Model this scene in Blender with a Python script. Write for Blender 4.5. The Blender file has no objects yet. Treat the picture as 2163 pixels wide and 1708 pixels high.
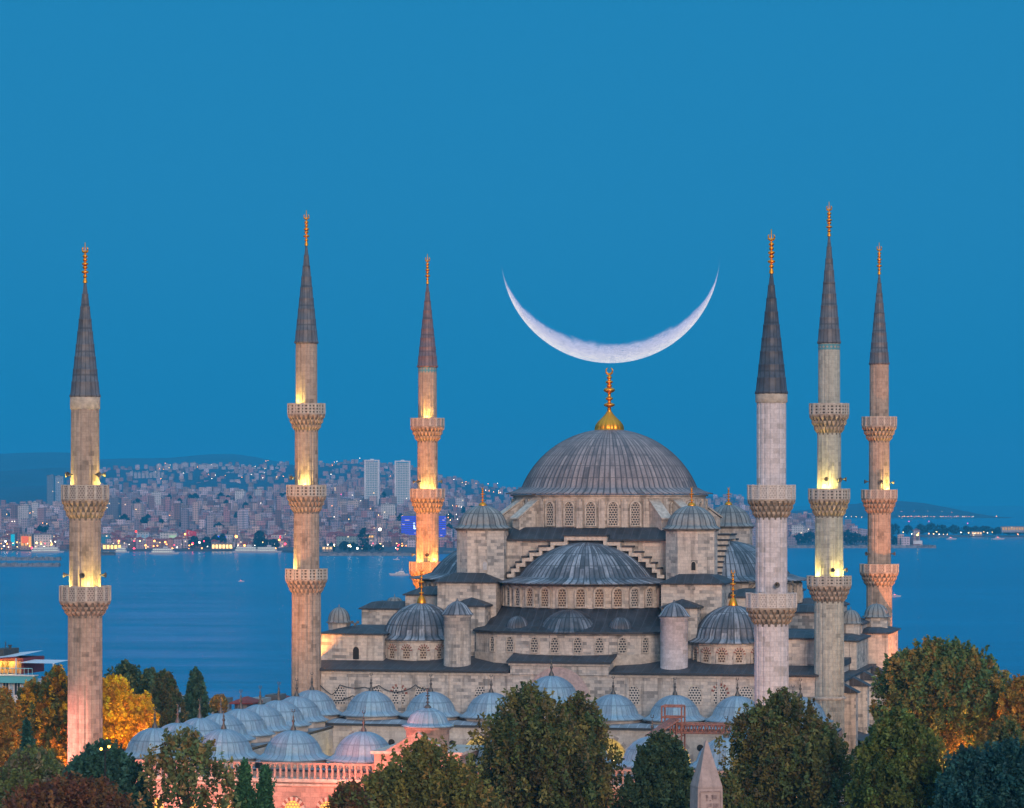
import bpy, bmesh, math, random
import numpy as np
from math import sin, cos, pi, radians as R, hypot, atan2, sqrt
random.seed(7); rng = np.random.default_rng(7)
S = bpy.context.scene; COL = S.collection

# ------------------------------------------------------------------ camera, sky, sun, exposure
F = 6600.0; PX0 = 1081.5; HY = 1042.0; ZC = 38.0       # focal length, axis and eye level measured in the photograph; metres
cam = bpy.data.cameras.new('camera'); camo = bpy.data.objects.new('camera', cam); COL.objects.link(camo)
camo.location = (0, 0, ZC); camo.rotation_euler = (R(90), 0, 0)
cam.sensor_width = 36; cam.lens = 36 * F / 2163; cam.shift_y = (HY - 854) / 2163
cam.clip_start = 1; cam.clip_end = 90000
S.camera = camo
S.view_settings.view_transform = 'Standard'; S.view_settings.look = 'None'
S.view_settings.exposure = 0; S.view_settings.gamma = 1
SUN_EL, SUN_AZ = 14, -12                                # afterglow low in the west behind the camera
w = bpy.data.worlds.new('World'); S.world = w; w.use_nodes = True
nt = w.node_tree; nt.nodes.clear()
def wn(t, **k):
    n = nt.nodes.new(t)
    for a, b in k.items(): setattr(n, a, b)
    return n
def wmath(op, a, b=None, c=None, clamp=False):
    n = wn('ShaderNodeMath', operation=op, use_clamp=clamp)
    for i, v in enumerate((a, b, c)):
        if v is None: continue
        if isinstance(v, (int, float)): n.inputs[i].default_value = v
        else: nt.links.new(v, n.inputs[i])
    return n.outputs[0]
def wmix(f, a, b):
    n = wn('ShaderNodeMix', data_type='RGBA')
    nt.links.new(f, n.inputs[0])
    for i, v in ((6, a), (7, b)):
        if isinstance(v, tuple): n.inputs[i].default_value = (*v, 1)
        else: nt.links.new(v, n.inputs[i])
    return n.outputs[2]
tc = wn('ShaderNodeTexCoord'); sp = wn('ShaderNodeSeparateXYZ'); nt.links.new(tc.outputs['Generated'], sp.inputs[0])
def smooth(v, a, b):
    n = wn('ShaderNodeMapRange', interpolation_type='SMOOTHSTEP'); nt.links.new(v, n.inputs[0])
    n.inputs[1].default_value = a; n.inputs[2].default_value = b
    return n.outputs[0]
east = wmix(smooth(sp.outputs[2], -0.02, 0.10), (0.0005, 0.205, 0.445), (0.0150, 0.226, 0.472))
east = wmix(smooth(sp.outputs[2], 0.22, 0.9), east, (0.36, 0.74, 1.10))
westg = wmath('MULTIPLY', smooth(wmath('MULTIPLY', sp.outputs[1], -1), -0.15, 0.95), smooth(sp.outputs[2], 1.0, 0.1))
skyc = wmix(westg, east, (0.56, 0.44, 0.40))
nish = wn('ShaderNodeTexSky', sky_type='NISHITA', sun_disc=False)
nish.sun_elevation = R(2.0); nish.sun_rotation = R(180 + SUN_AZ); nish.ozone_density = 4
bg1 = wn('ShaderNodeBackground'); nt.links.new(skyc, bg1.inputs[0]); bg1.inputs[1].default_value = 1.0
bg2 = wn('ShaderNodeBackground'); nt.links.new(nish.outputs[0], bg2.inputs[0]); bg2.inputs[1].default_value = 0.002
ad = wn('ShaderNodeAddShader'); nt.links.new(bg1.outputs[0], ad.inputs[0]); nt.links.new(bg2.outputs[0], ad.inputs[1])
wo = wn('ShaderNodeOutputWorld'); nt.links.new(ad.outputs[0], wo.inputs[0])
sl = bpy.data.lights.new('sun', 'SUN'); sl.energy = 1.95; sl.angle = R(19); sl.color = (1.0, 0.765, 0.65)
so = bpy.data.objects.new('sun', sl); COL.objects.link(so); so.rotation_euler = (R(90 - SUN_EL), 0, R(-SUN_AZ))
HAZE = 9.5e-5

# ------------------------------------------------------------------ the mosque's own frame: origin under the main dome, u along the facade, v away from the camera
XC, YC, TH = 13.14, 422.0, R(12.5)
CT, ST = cos(TH), sin(TH)
def loc2w(u, v, z=0): return (XC + CT * u + ST * v, YC - ST * u + CT * v, z)
def L(x, y, v):                                         # photo pixel -> (u, z) on the upright plane v
    a = (x - PX0) / F; b = (y - HY) / F
    Y = (v + ST * XC + CT * YC) / (ST * a + CT); X = a * Y
    return CT * (X - XC) - ST * (Y - YC), ZC - b * Y
def W(x, y, Y): return ((x - PX0) / F * Y, Y, ZC - (y - HY) / F * Y)

# ------------------------------------------------------------------ tagging
def tag(o, label=None, cat=None, group=None, kind=None):
    if label: o['label'] = label
    if cat: o['category'] = cat
    if group: o['group'] = group
    if kind: o['kind'] = kind
    return o
def empty(name, loc=(0, 0, 0), rz=0, label=None, cat=None, group=None):
    o = bpy.data.objects.new(name, None); COL.objects.link(o); o.location = loc; o.rotation_euler = (0, 0, rz)
    return tag(o, label, cat, group)

# ------------------------------------------------------------------ mesh collector
class M:
    def __init__(s): s.v = []; s.f = []; s.m = []; s.uv = []; s.sm = []
    def face(s, pts, mat=0, uv=None, smooth=False):
        b = len(s.v); s.v += [tuple(p) for p in pts]; s.f.append(tuple(range(b, b + len(pts))))
        s.m.append(mat); s.sm.append(smooth)
        if uv is None:
            p = np.array(pts, float); n = np.zeros(3)
            for i in range(len(p)):
                n += np.cross(p[i] - p[0], p[(i + 1) % len(p)] - p[0])
            l = np.linalg.norm(n) or 1; n /= l
            if abs(n[2]) > .75: uv = [(q[0], q[1]) for q in pts]
            else:
                t = (-n[1], n[0]); tl = hypot(*t) or 1
                uv = [((q[0] * t[0] + q[1] * t[1]) / tl, q[2]) for q in pts]
        s.uv += uv
    def box(s, x0, x1, y0, y1, z0, z1, mat=0, top=None, skip=''):
        a = [(x0, y0), (x1, y0), (x1, y1), (x0, y1)]
        s.prism(a, z0, z1, mat, top, 'b' in skip)
    def prism(s, poly, z0, z1, mat=0, top=None, nobot=False, close=True):
        n = len(poly)
        for i in range(n):
            (ax, ay), (bx, by) = poly[i], poly[(i + 1) % n]
            s.face([(ax, ay, z0), (bx, by, z0), (bx, by, z1), (ax, ay, z1)], mat)
        if close:
            s.face([(x, y, z1) for x, y in poly], mat if top is None else top)
            if not nobot: s.face([(x, y, z0) for x, y in reversed(poly)], mat)
    def frust(s, p0, z0, p1, z1, mat=0, cap=True):
        n = len(p0)
        for i in range(n):
            j = (i + 1) % n
            s.face([(*p0[i], z0), (*p0[j], z0), (*p1[j], z1), (*p1[i], z1)], mat)
        if cap: s.face([(x, y, z1) for x, y in p1], mat)
    def hip(s, x0, x1, y0, y1, z, h, ov=.3, mat=0, t=.18, ins=None):   # low hip roof with a dark edge
        x0 -= ov; x1 += ov; y0 -= ov; y1 += ov
        s.box(x0, x1, y0, y1, z, z + t, mat)
        d = min(x1 - x0, y1 - y0) / 2 * .98 if ins is None else ins
        a = [(x0, y0), (x1, y0), (x1, y1), (x0, y1)]; b = [(x0 + d, y0 + d), (x1 - d, y0 + d), (x1 - d, y1 - d), (x0 + d, y1 - d)]
        s.frust(a, z + t + .002, b, z + t + h, mat)
    def lathe(s, prof, n, cx=0, cy=0, a0=0, a1=2 * pi, mat=0, smooth=True, rad=None, uvr=None, ribs=None, ex=1, ey=1, rot=0):
        # rad(k, t): multiplier/offset of the radius at angular step k; ribs: uv counts ribs instead of metres
        full = abs(a1 - a0 - 2 * pi) < 1e-6
        ring = n if full else n + 1
        b = len(s.v); arc = 0; arcs = []
        for i, (r, z) in enumerate(prof):
            if i: arc += hypot(r - prof[i - 1][0], z - prof[i - 1][1])
            arcs.append(arc)
            for k in range(ring):
                a = a0 + (a1 - a0) * k / n
                rr = r + (rad(k, r) if rad else 0)
                s.v.append((cx + rr * cos(a) * ex, cy + rr * sin(a) * ey, z))
        R0 = uvr or max(p[0] for p in prof)
        for i in range(len(prof) - 1):
            for k in range(n):
                k2 = (k + 1) % ring
                s.f.append((b + i * ring + k, b + i * ring + k2, b + (i + 1) * ring + k2, b + (i + 1) * ring + k))
                s.m.append(mat); s.sm.append(smooth)
                if ribs:
                    q0, q1 = ribs * k / n, ribs * (k + 1) / n; v0, v1 = arcs[i], arcs[i + 1]
                else:
                    q0, q1 = (a1 - a0) * k / n * R0, (a1 - a0) * (k + 1) / n * R0
                    v0, v1 = (prof[i][1], prof[i + 1][1]) if abs(prof[i + 1][1] - prof[i][1]) > 1e-4 else (arcs[i], arcs[i + 1])
                s.uv += [(q0, v0), (q1, v0), (q1, v1), (q0, v1)]
    def tube(s, pts, r, n=5, mat=0):
        P = [np.array(p, float) for p in pts]
        rings = []
        for i, p in enumerate(P):
            d = P[min(i + 1, len(P) - 1)] - P[max(i - 1, 0)]; d /= (np.linalg.norm(d) or 1)
            a = np.cross(d, (0, 0, 1)); 
            if np.linalg.norm(a) < .05: a = np.cross(d, (1, 0, 0))
            a /= np.linalg.norm(a); c = np.cross(d, a)
            rr = r[i] if isinstance(r, (list, tuple)) else r
            rings.append([p + rr * (cos(2 * pi * k / n) * a + sin(2 * pi * k / n) * c) for k in range(n)])
        for i in range(len(P) - 1):
            for k in range(n):
                k2 = (k + 1) % n
                s.face([rings[i][k2], rings[i][k], rings[i + 1][k], rings[i + 1][k2]], mat, smooth=n > 4)
        s.face(list(rings[0]), mat); s.face(list(reversed(rings[-1])), mat)
    def bar(s, p, q, r, mat=0): s.tube([p, q], r, 4, mat)
    def ball(s, c, r, mat=0, n=10, ez=1):
        prof = [(r * cos(-pi / 2 + pi * i / 6) + 1e-4, c[2] + r * ez * sin(-pi / 2 + pi * i / 6)) for i in range(7)]
        s.lathe(prof, n, c[0], c[1], mat=mat)
    def mesh(s, name, mats):
        me = bpy.data.meshes.new(name); me.from_pydata(s.v, [], s.f)
        for m in mats: me.materials.append(m)
        me.polygons.foreach_set('material_index', s.m); me.polygons.foreach_set('use_smooth', s.sm)
        ul = me.uv_layers.new(name='UVMap'); ul.data.foreach_set('uv', np.array(s.uv, np.float32).ravel())
        me.update(); return me
    def build(s, name, mats, parent=None, loc=(0, 0, 0), rz=0):
        if not isinstance(mats, (list, tuple)): mats = [mats]
        return link(name, s.mesh(name, mats), parent, loc, rz)
def link(name, me, parent=None, loc=(0, 0, 0), rz=0):
    o = bpy.data.objects.new(name, me); COL.objects.link(o); o.parent = parent; o.location = loc; o.rotation_euler = (0, 0, rz); return o
def copy_tree(o, parent=None):
    c = o.copy(); COL.objects.link(c); c.parent = parent
    for ch in list(o.children): copy_tree(ch, c)
    return c

# ------------------------------------------------------------------ material node helper
class Mat:
    def __init__(s, name):
        s.m = bpy.data.materials.new(name); s.m.use_nodes = True; s.t = s.m.node_tree; s.t.nodes.clear()
        s.out = s.t.nodes.new('ShaderNodeOutputMaterial')
    def n(s, typ, ins={}, **k):
        n = s.t.nodes.new('ShaderNode' + typ)
        for a, b in k.items(): setattr(n, a, b)
        for a, b in ins.items(): s.set(n.inputs[a], b)
        return n
    def set(s, sock, v):
        if hasattr(v, 'links') or isinstance(v, bpy.types.NodeSocket): s.t.links.new(v, sock)
        elif isinstance(v, (tuple, list)) and len(v) == 3 and sock.type == 'RGBA': sock.default_value = (*v, 1)
        else: sock.default_value = v
    def math(s, op, a, b=0.0, c=0.0, clamp=False):
        n = s.t.nodes.new('ShaderNodeMath'); n.operation = op; n.use_clamp = clamp
        for i, v in enumerate((a, b, c)): s.set(n.inputs[i], v)
        return n.outputs[0]
    def mix(s, f, a, b, blend='MIX'):
        n = s.t.nodes.new('ShaderNodeMix'); n.data_type = 'RGBA'; n.blend_type = blend
        s.set(n.inputs[0], f); s.set(n.inputs[6], a); s.set(n.inputs[7], b); return n.outputs[2]
    def ramp(s, f, stops, interp='LINEAR'):
        n = s.t.nodes.new('ShaderNodeValToRGB'); n.color_ramp.interpolation = interp; s.set(n.inputs[0], f)
        e = n.color_ramp.elements
        while len(e) < len(stops): e.new(.5)
        for i, (p, c) in enumerate(stops):
            e[i].position = p; e[i].color = (*c, 1) if isinstance(c, tuple) else (c, c, c, 1)
        return n.outputs[0]
    def rng(s, v, a, b, c=0.0, d=1.0, it='LINEAR'):
        n = s.n('MapRange', {0: v, 1: a, 2: b, 3: c, 4: d}, interpolation_type=it); return n.outputs[0]
    def uv(s): return s.n('UVMap').outputs[0]
    def xyz(s, v): n = s.n('SeparateXYZ', {0: v}); return n.outputs
    def vec(s, x, y, z=0.0): return s.n('CombineXYZ', {0: x, 1: y, 2: z}).outputs[0]
    def scale(s, v, sx, sy, sz=1.0): n = s.n('Mapping', {0: v, 3: (sx, sy, sz)}); return n.outputs[0]
    def noise(s, v, sc, det=4, rough=.55): return s.n('TexNoise', {'Vector': v, 'Scale': sc, 'Detail': det, 'Roughness': rough}).outputs[0]
    def white(s, v): return s.n('TexWhiteNoise', {'Vector': v}, noise_dimensions='3D').outputs[0]
    def pos(s): return s.n('TexCoord').outputs['Object']
    def fin(s, col, rough=.85, metal=0.0, bump=None, bs=.3, bd=.05, emit=None, es=1.0, spec=None):
        p = s.n('BsdfPrincipled', {'Base Color': col, 'Roughness': rough, 'Metallic': metal})
        if spec is not None: p.inputs['Specular IOR Level'].default_value = spec
        if bump is not None:
            b = s.n('Bump', {'Height': bump, 'Strength': bs, 'Distance': bd}); s.t.links.new(b.outputs[0], p.inputs['Normal'])
        if emit is not None: s.set(p.inputs['Emission Color'], emit); s.set(p.inputs['Emission Strength'], es)
        s.t.links.new(p.outputs[0], s.out.inputs[0]); return s.m

def stone(name, base, alt, dark, bw=.95, bh=.42, stain=.5, contrast=1.0, seed=0.0, bc=.6):
    m = Mat(name); uv = m.n('Mapping', {0: m.uv(), 1: (seed * 3.1, seed * 1.7, 0)}).outputs[0]
    def brick(v, off):
        return m.n('TexBrick', {'Vector': v, 'Color1': (0, 0, 0), 'Color2': (1, 1, 1), 'Mortar': (.5, .5, .5), 'Scale': 1, 'Mortar Size': .012,
                              'Mortar Smooth': .3, 'Brick Width': bw, 'Row Height': bh}, offset=off)
    b = brick(uv, .43)
    big = m.noise(m.pos(), .35, 2)
    f = m.math('ADD', m.math('ADD', m.math('MULTIPLY', m.math('SUBTRACT', b.outputs[0], .5), bc), .5), m.math('MULTIPLY', m.math('SUBTRACT', big, .5), .6 * contrast))
    col = m.ramp(f, [(0.0, dark), (.2, dark), (.30, alt), (.52, base), (.75, tuple(min(1, c * 1.08) for c in base)), (1.0, tuple(min(1, c * 1.25) for c in base))])
    fine = m.noise(m.pos(), 3.0, 6, .65)
    col = m.mix(.55, col, m.mix(1.0, col, m.ramp(fine, [(.25, (.55, .55, .55)), (.7, (1.25, 1.22, 1.18))]), 'MULTIPLY'))
    st = m.noise(m.scale(uv, 1.0, .09), 1.0, 4, .6)
    col = m.mix(m.rng(st, .54, .66, 0, stain), col, (.06, .056, .048))
    ux, uy, _ = m.xyz(uv); drip = m.noise(m.vec(m.math('MULTIPLY', ux, .75), m.math('MULTIPLY', uy, .025), 5.0), 1.0, 3, .5); brk = m.noise(m.pos(), .45, 3)
    col = m.mix(m.math('MULTIPLY', m.rng(drip, .58, .66, 0, stain), m.rng(brk, .42, .58, 0, 1)), col, tuple(c * .32 for c in alt))
    col = m.mix(m.rng(m.noise(m.pos(), .9, 4), .60, .70, 0, .35), col, tuple(min(1, c * 1.35) for c in base))
    col = m.mix(m.math('MULTIPLY', b.outputs[1], .55), col, tuple(c * .5 for c in alt))
    h = m.math('ADD', m.math('MULTIPLY', b.outputs[1], -1), m.math('MULTIPLY', fine, .8))
    return m.fin(col, .88, bump=h, bs=.5, bd=.04)

def lead(name, pale, mid, dark, streak=.6, seam=.7, panel=1.5, rough=.55, pw=.16):
    m = Mat(name); x, y, _ = m.xyz(m.uv())
    fx = m.math('FLOOR', x); fr = m.math('FRACT', x)
    fy = m.math('FLOOR', m.math('ADD', m.math('DIVIDE', y, panel), m.math('MULTIPLY', m.math('FRACT', m.math('MULTIPLY', fx, .377)), .3)))
    wn_ = m.white(m.vec(fx, fy, 3.0)); wc = m.white(m.vec(fx, 7.0, 1.0))
    s1 = m.noise(m.vec(m.math('MULTIPLY', x, 1.3), m.math('MULTIPLY', y, .22), 0.0), 1.0, 5, .7)
    s2 = m.noise(m.pos(), .6, 4)
    f = m.math('ADD', m.math('MULTIPLY', wn_, .30), m.math('MULTIPLY', s2, .45))
    f = m.math('ADD', f, m.math('MULTIPLY', wc, .25))
    col = m.ramp(f, [(.22, dark), (.42, mid), (.72, pale)])
    col = m.mix(m.rng(s1, .50, .68, 0, streak), col, tuple(c * .55 for c in dark))
    edge = m.math('MINIMUM', fr, m.math('SUBTRACT', 1.0, fr))
    fyr = m.math('FRACT', m.math('DIVIDE', y, panel))
    ln = m.math('MAXIMUM', m.rng(edge, pw * .5, pw, 1, 0), m.rng(m.math('MINIMUM', fyr, m.math('SUBTRACT', 1.0, fyr)), .02, .05, .7, 0))
    col = m.mix(m.math('MULTIPLY', ln, seam), col, tuple(c * .45 for c in dark))
    fine = m.noise(m.pos(), 4, 5)
    col = m.mix(.35, col, m.mix(1.0, col, m.ramp(fine, [(.3, (.6, .6, .6)), (.7, (1.3, 1.3, 1.3))]), 'MULTIPLY'))
    return m.fin(col, rough, 0.0, bump=fine, bs=.3, bd=.03, spec=.6)

def flatlead(name, pale, dark):
    m = Mat(name); uv = m.uv(); x, y, _ = m.xyz(uv)
    a = m.noise(m.pos(), .5, 5, .65); b = m.noise(m.scale(uv, 1.6, .25), 1.0, 4)
    col = m.ramp(m.math('ADD', m.math('MULTIPLY', a, .6), m.math('MULTIPLY', b, .4)), [(.36, dark), (.64, pale)])
    fr = m.math('FRACT', m.math('DIVIDE', x, 1.15)); e = m.math('MINIMUM', fr, m.math('SUBTRACT', 1.0, fr))
    wn_ = m.white(m.vec(m.math('FLOOR', m.math('DIVIDE', x, 1.15)), m.math('FLOOR', m.math('DIVIDE', y, 2.1)), 0.0))
    col = m.mix(.5, col, m.mix(1.0, col, m.ramp(wn_, [(0, (.65, .65, .65)), (1, (1.35, 1.35, 1.35))]), 'MULTIPLY'))
    col = m.mix(m.rng(e, .02, .06, .45, 0), col, tuple(min(1, c * 2.2) for c in pale))
    sp_ = m.noise(m.pos(), 7, 3); col = m.mix(m.rng(sp_, .68, .74, 0, .6), col, (.35, .37, .40))
    return m.fin(col, .6, bump=a, bs=.3, bd=.05, spec=.5)

def lattice(name, col, hole, pitch=.26, rad=.36, hexa=True, glow=None):
    m = Mat(name); x, y, _ = m.xyz(m.uv())
    row = m.math('DIVIDE', y, pitch * .87); fr = m.math('FLOOR', row)
    off = m.math('MULTIPLY', m.math('MODULO', m.math('ABSOLUTE', fr), 2.0), .5 if hexa else 0.0)
    a = m.math('SUBTRACT', m.math('FRACT', m.math('ADD', m.math('DIVIDE', x, pitch), off)), .5)
    b = m.math('SUBTRACT', m.math('FRACT', row), .5)
    d = m.math('SQRT', m.math('ADD', m.math('MULTIPLY', a, a), m.math('MULTIPLY', b, b)))
    h = m.rng(d, rad - .05, rad + .05, 1, 0)
    n = m.noise(m.pos(), 2.5, 4); base = m.mix(.6, col, m.mix(1.0, col, m.ramp(n, [(.3, (.6, .6, .6)), (.7, (1.2, 1.2, 1.2))]), 'MULTIPLY'))
    c = m.mix(h, base, hole)
    if glow: return m.fin(c, .8, emit=glow, es=m.math('MULTIPLY', h, 1.3))
    return m.fin(c, .85, bump=h, bs=-.6, bd=.06)

def plain(name, col, rough=.7, metal=0.0, var=.25, sc=3.0, emit=None, es=1.0):
    m = Mat(name); n = m.noise(m.pos(), sc, 5)
    c = m.mix(1.0, col, m.ramp(n, [(.3, (1 - var,) * 3), (.7, (1 + var,) * 3)]), 'MULTIPLY')
    return m.fin(c, rough, metal, bump=n, bs=.15, bd=.03, emit=emit, es=es)
def glow(name, col, es):
    m = Mat(name); e = m.n('Emission', {0: col, 1: es}); m.t.links.new(e.outputs[0], m.out.inputs[0]); return m.m

ST_WALL = stone('ashlar', (.58, .53, .475), (.44, .42, .395), (.27, .26, .245), stain=.5)
ST_DRUM = stone('ashlar_drum', (.57, .515, .455), (.47, .425, .375), (.30, .275, .245), stain=.45, seed=3)
ST_CLEAN = stone('ashlar_clean', (.62, .575, .60), (.54, .50, .52), (.43, .395, .39), 1.1, .5, stain=.15, contrast=.5, seed=5, bc=.55)
ST_MIN = stone('minaret_ashlar', (.42, .325, .26), (.345, .27, .215), (.23, .18, .145), 1.0, .5, stain=.4, contrast=1.1, seed=8, bc=.5)
ST_MING = stone('minaret_ashlar_grey', (.43, .435, .385), (.36, .365, .325), (.26, .265, .235), 1.0, .5, stain=.3, contrast=1.1, seed=11, bc=.5)
MARBLE = stone('courtyard_marble', (.52, .49, .45), (.46, .43, .40), (.36, .34, .32), 1.6, .7, stain=.2, contrast=.4, seed=4)
ST_PINK = stone('front_wall_ashlar', (.44, .30, .25), (.38, .26, .22), (.28, .20, .17), 1.0, .5, stain=.25, contrast=.5, seed=2)
TRIM = plain('stone_trim', (.48, .43, .37), .85, var=.3, sc=2)
TRIM_D = plain('weathered_trim', (.17, .155, .135), .9, var=.5, sc=1.2)
MUQ = plain('corbel_stone', (.37, .29, .225), .9, var=.45, sc=1.6)
LEAD_MAIN = lead('dome_lead', (.335, .285, .285), (.235, .20, .207), (.105, .098, .112), .85, .9, 1.9)
LEAD_EX = lead('exedra_lead', (.20, .22, .26), (.06, .068, .085), (.022, .026, .034), .8, .8, 2.6)
LEAD_HALF = lead('half_dome_lead', (.36, .40, .46), (.115, .13, .16), (.035, .042, .055), .92, .85, 2.6)
LEAD_CORN = lead('turret_lead', (.30, .32, .32), (.22, .24, .245), (.10, .11, .12), .6, .8, 2.6)
LEAD_COURT = lead('court_lead', (.285, .44, .54), (.235, .325, .42), (.13, .22, .30), .45, .65, 2.45, .45, .08)
LEAD_SPIRE = lead('spire_lead', (.17, .165, .18), (.115, .115, .13), (.06, .06, .072), .5, .75, 2.6, pw=.12)
LEAD_FLAT = flatlead('roof_lead', (.050, .055, .068), (.016, .019, .024))
LEAD_COURTF = flatlead('court_roof_lead', (.30, .33, .37), (.16, .18, .21))
LEAD_EDGE = plain('lead_edge', (.035, .04, .048), .6)
GOLD = plain('gilt', (1.0, .37, .04), .42, 1.0, .15, 5)
BRONZE = plain('bronze_finial', (.12, .11, .10), .5, .6)
LATT = lattice('window_lattice', (.52, .47, .40), (.045, .045, .05), .36, .40)
LATT_O = lattice('window_lattice_warm', (.52, .42, .32), (.09, .055, .04), .36, .40)
LATT_W = lattice('window_lattice_white', (.62, .58, .52), (.03, .035, .045), .36, .36)
LATT_LIT = lattice('lit_lattice', (.40, .30, .18), (.3, .2, .05), .34, .40, glow=(1.0, .52, .06))
PIERCED = lattice('pierced_panel', (.40, .35, .31), (.13, .105, .09), .30, .27)
PIERCED_R = lattice('pierced_panel_round', (.48, .43, .37), (.07, .06, .05), .52, .30, hexa=False)
PIERCED_W = lattice('pierced_panel_white', (.60, .54, .51), (.34, .30, .28), .30, .27)
RED_ST = plain('red_voussoir', (.26, .10, .075), .85)
DARK = plain('dark_opening', (.02, .018, .016), .9)
TILE = lattice('blue_tile', (.10, .30, .36), (.35, .32, .28), .5, .30, hexa=False)
IRON = plain('dark_iron', (.03, .03, .032), .6, .5)
HORN = plain('horn_grey', (.11, .105, .095), .6)
WIRE = plain('cable_black', (.02, .02, .022), .6)

GLOWY = glow('floodlight_lens', (1.0, .80, .35), 14.0)
def spot(name, loc, target, power, col, ang=100, blend=1.0, parent=None, size=.15, world=True):
    l = bpy.data.lights.new(name, 'SPOT'); l.energy = power; l.color = col; l.spot_size = R(ang); l.spot_blend = blend; l.shadow_soft_size = size
    o = bpy.data.objects.new(name, l); COL.objects.link(o); o.location = loc; o.parent = parent
    d = np.array(target, float) - np.array(loc, float)
    from mathutils import Vector
    o.rotation_euler = Vector(d).to_track_quat('-Z', 'Y').to_euler(); return o
def point(name, loc, power, col, parent=None, size=.2):
    l = bpy.data.lights.new(name, 'POINT'); l.energy = power; l.color = col; l.shadow_soft_size = size
    o = bpy.data.objects.new(name, l); COL.objects.link(o); o.location = loc; o.parent = parent; return o
YEL = (1.0, .72, .16); ORA = (1.0, .42, .10); SAL = (1.0, .26, .13)
# ------------------------------------------------------------------ shared building pieces
def dome_prof(r, z0, h, re=None, ze=None, n=14, zt=None):
    p = []
    if re is not None:
        p += [(re, ze), (re + .02, ze + .12), (r + (re - r) * .45, ze + .12 + (z0 - ze) * .35), (r + (re - r) * .12, ze + .12 + (z0 - ze) * .75)]
    h_ = min(h, r); q = (r * r + h_ * h_) / (2 * h_); t0 = math.asin(max(-1, min(1, (q - h_) / q)))
    for i in range(n + 1):
        t = t0 + (pi / 2 - t0) * i / n
        p.append((max(q * cos(t), .02), z0 + (q * sin(t) - (q - h_)) * h / h_))
    return p
def rib_rad(q, hgt, rmax):
    def f(k, r): return (hgt if k % q == 0 else 0) * min(1, .15 + r / rmax)
    return f
def dome(m, cx, cy, r, z0, h, ribs, re, ze, q=4, hgt=.10, mat=0, a0=0, a1=2 * pi, n=14, ex=1, ey=1):
    m.lathe(dome_prof(r, z0, h, re, ze, n), ribs * q, cx, cy, a0, a1, mat, True, rib_rad(q, hgt, r), ribs=ribs, ex=ex, ey=ey)
def finial(m, cx, cy, z0, z1, bw, beads=((.30, .55), (.46, .40), (.60, .62), (.72, .35), (.82, .3)), cres=True, bulb=.22, flute=0):
    H = z1 - z0; p = []
    for i in range(9):                                   # onion base
        t = i / 8; rr = bw * (cos(t * pi / 2) ** .8 * .85 + .15) * (1 if t > .05 else .94)
        p.append((max(rr, bw * .15), z0 + H * bulb * t))
    p.append((bw * .16, z0 + H * (bulb + .02)))
    for bz, br in beads:
        for j in (-3, -2, -1, 0, 1, 2, 3):
            t = j / 3; p.append((bw * (.14 + (br - .14) * sqrt(max(0, 1 - t * t))), z0 + H * (bz + t * .032 * (.5 + br))))
    p.append((bw * .11, z0 + H * .88)); p.append((.01, z0 + H * (.89 if cres else 1)))
    p = [p[0]] + [q for a, q in zip(p, p[1:]) if True]
    m.lathe(p, 32 if flute else 12, cx, cy, rad=(lambda k, r: (.05 * r if k % 2 else 0)) if flute else None)
    if cres:
        rc = H * .048; cz = z0 + H * .93
        pts = [(cx + rc * cos(a), cy, cz + rc * sin(a)) for a in [R(90 + 35 + 290 * i / 14) for i in range(15)]]
        m.tube(pts, [rc * (.12 + .28 * sin(pi * i / 14)) for i in range(15)], 6)
def oct_pts(cx, cy, r, n=8, rot=pi / 8): return [(cx + r * cos(rot + 2 * pi * k / n), cy + r * sin(rot + 2 * pi * k / n)) for k in range(n)]

_wc = {}
def arch_out(w, h, pointed=.25, n=7):
    hw = w / 2; rise = hw * (1 + pointed); sp_ = h - rise
    pts = [(hw, 0), (hw, sp_)]
    for i in range(1, n):
        t = pi / 2 * i / n
        pts.append((hw * cos(t) ** (1 if pointed < .2 else .9), sp_ + rise * sin(t)))
    pts.append((0, h))
    return pts + [(-x, z) for x, z in reversed(pts[:-1])]
def window_mesh(w, h, fw=.16, pr=.14, latt=None, vous=False, pointed=.2, frame=None):
    key = (round(w, 2), round(h, 2), fw, pr, latt.name, vous, pointed, frame.name if frame else '')
    if key in _wc: return _wc[key]
    m = M(); o = arch_out(w, h, pointed); n = len(o)
    m.face([(x, -.02, z) for x, z in reversed(o)][::-1], 0)
    c = (0, h * .55)
    def off(p, d):
        x, z = p; hw = w / 2
        sp_ = h - hw * (1 + pointed)
        if z <= sp_: return (x + (d if x > 0 else -d), z - (d * .6 if z == 0 else 0))
        l = hypot(x, z - sp_) or 1; return (x + x / l * d, z + (z - sp_) / l * d)
    d = fw; q = [off(p, d) for p in o]
    for i in range(n):
        j = (i + 1) % n; (ax, az), (bx, bz) = o[i], o[j]; (cx, cz), (dx, dz) = q[j], q[i]
        mt = 1
        if vous and 1 <= i <= n - 3: mt = 2 if i % 2 else 1
        m.face([(ax, -pr, az), (dx, -pr, dz), (cx, -pr, cz), (bx, -pr, bz)][::-1], mt)
        m.face([(ax, -pr, az), (bx, -pr, bz), (bx, -.02, bz), (ax, -.02, az)][::-1], 1)
        m.face([(dx, -pr, dz), (dx, 0, dz), (cx, 0, cz), (cx, -pr, cz)][::-1], mt)
    me = m.mesh('window', [latt, frame or TRIM, RED_ST]); _wc[key] = me; return me
def window(parent, u, v, z, ang, w, h, latt=None, fw=.16, pr=.14, vous=False, pointed=.2, frame=None, name='window'):
    # ang: direction the window faces, 0 = towards -v (the camera side), + = towards +u
    return link(name, window_mesh(w, h, fw, pr, latt or LATT, vous, pointed, frame), parent, (u, v, z), ang)
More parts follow.
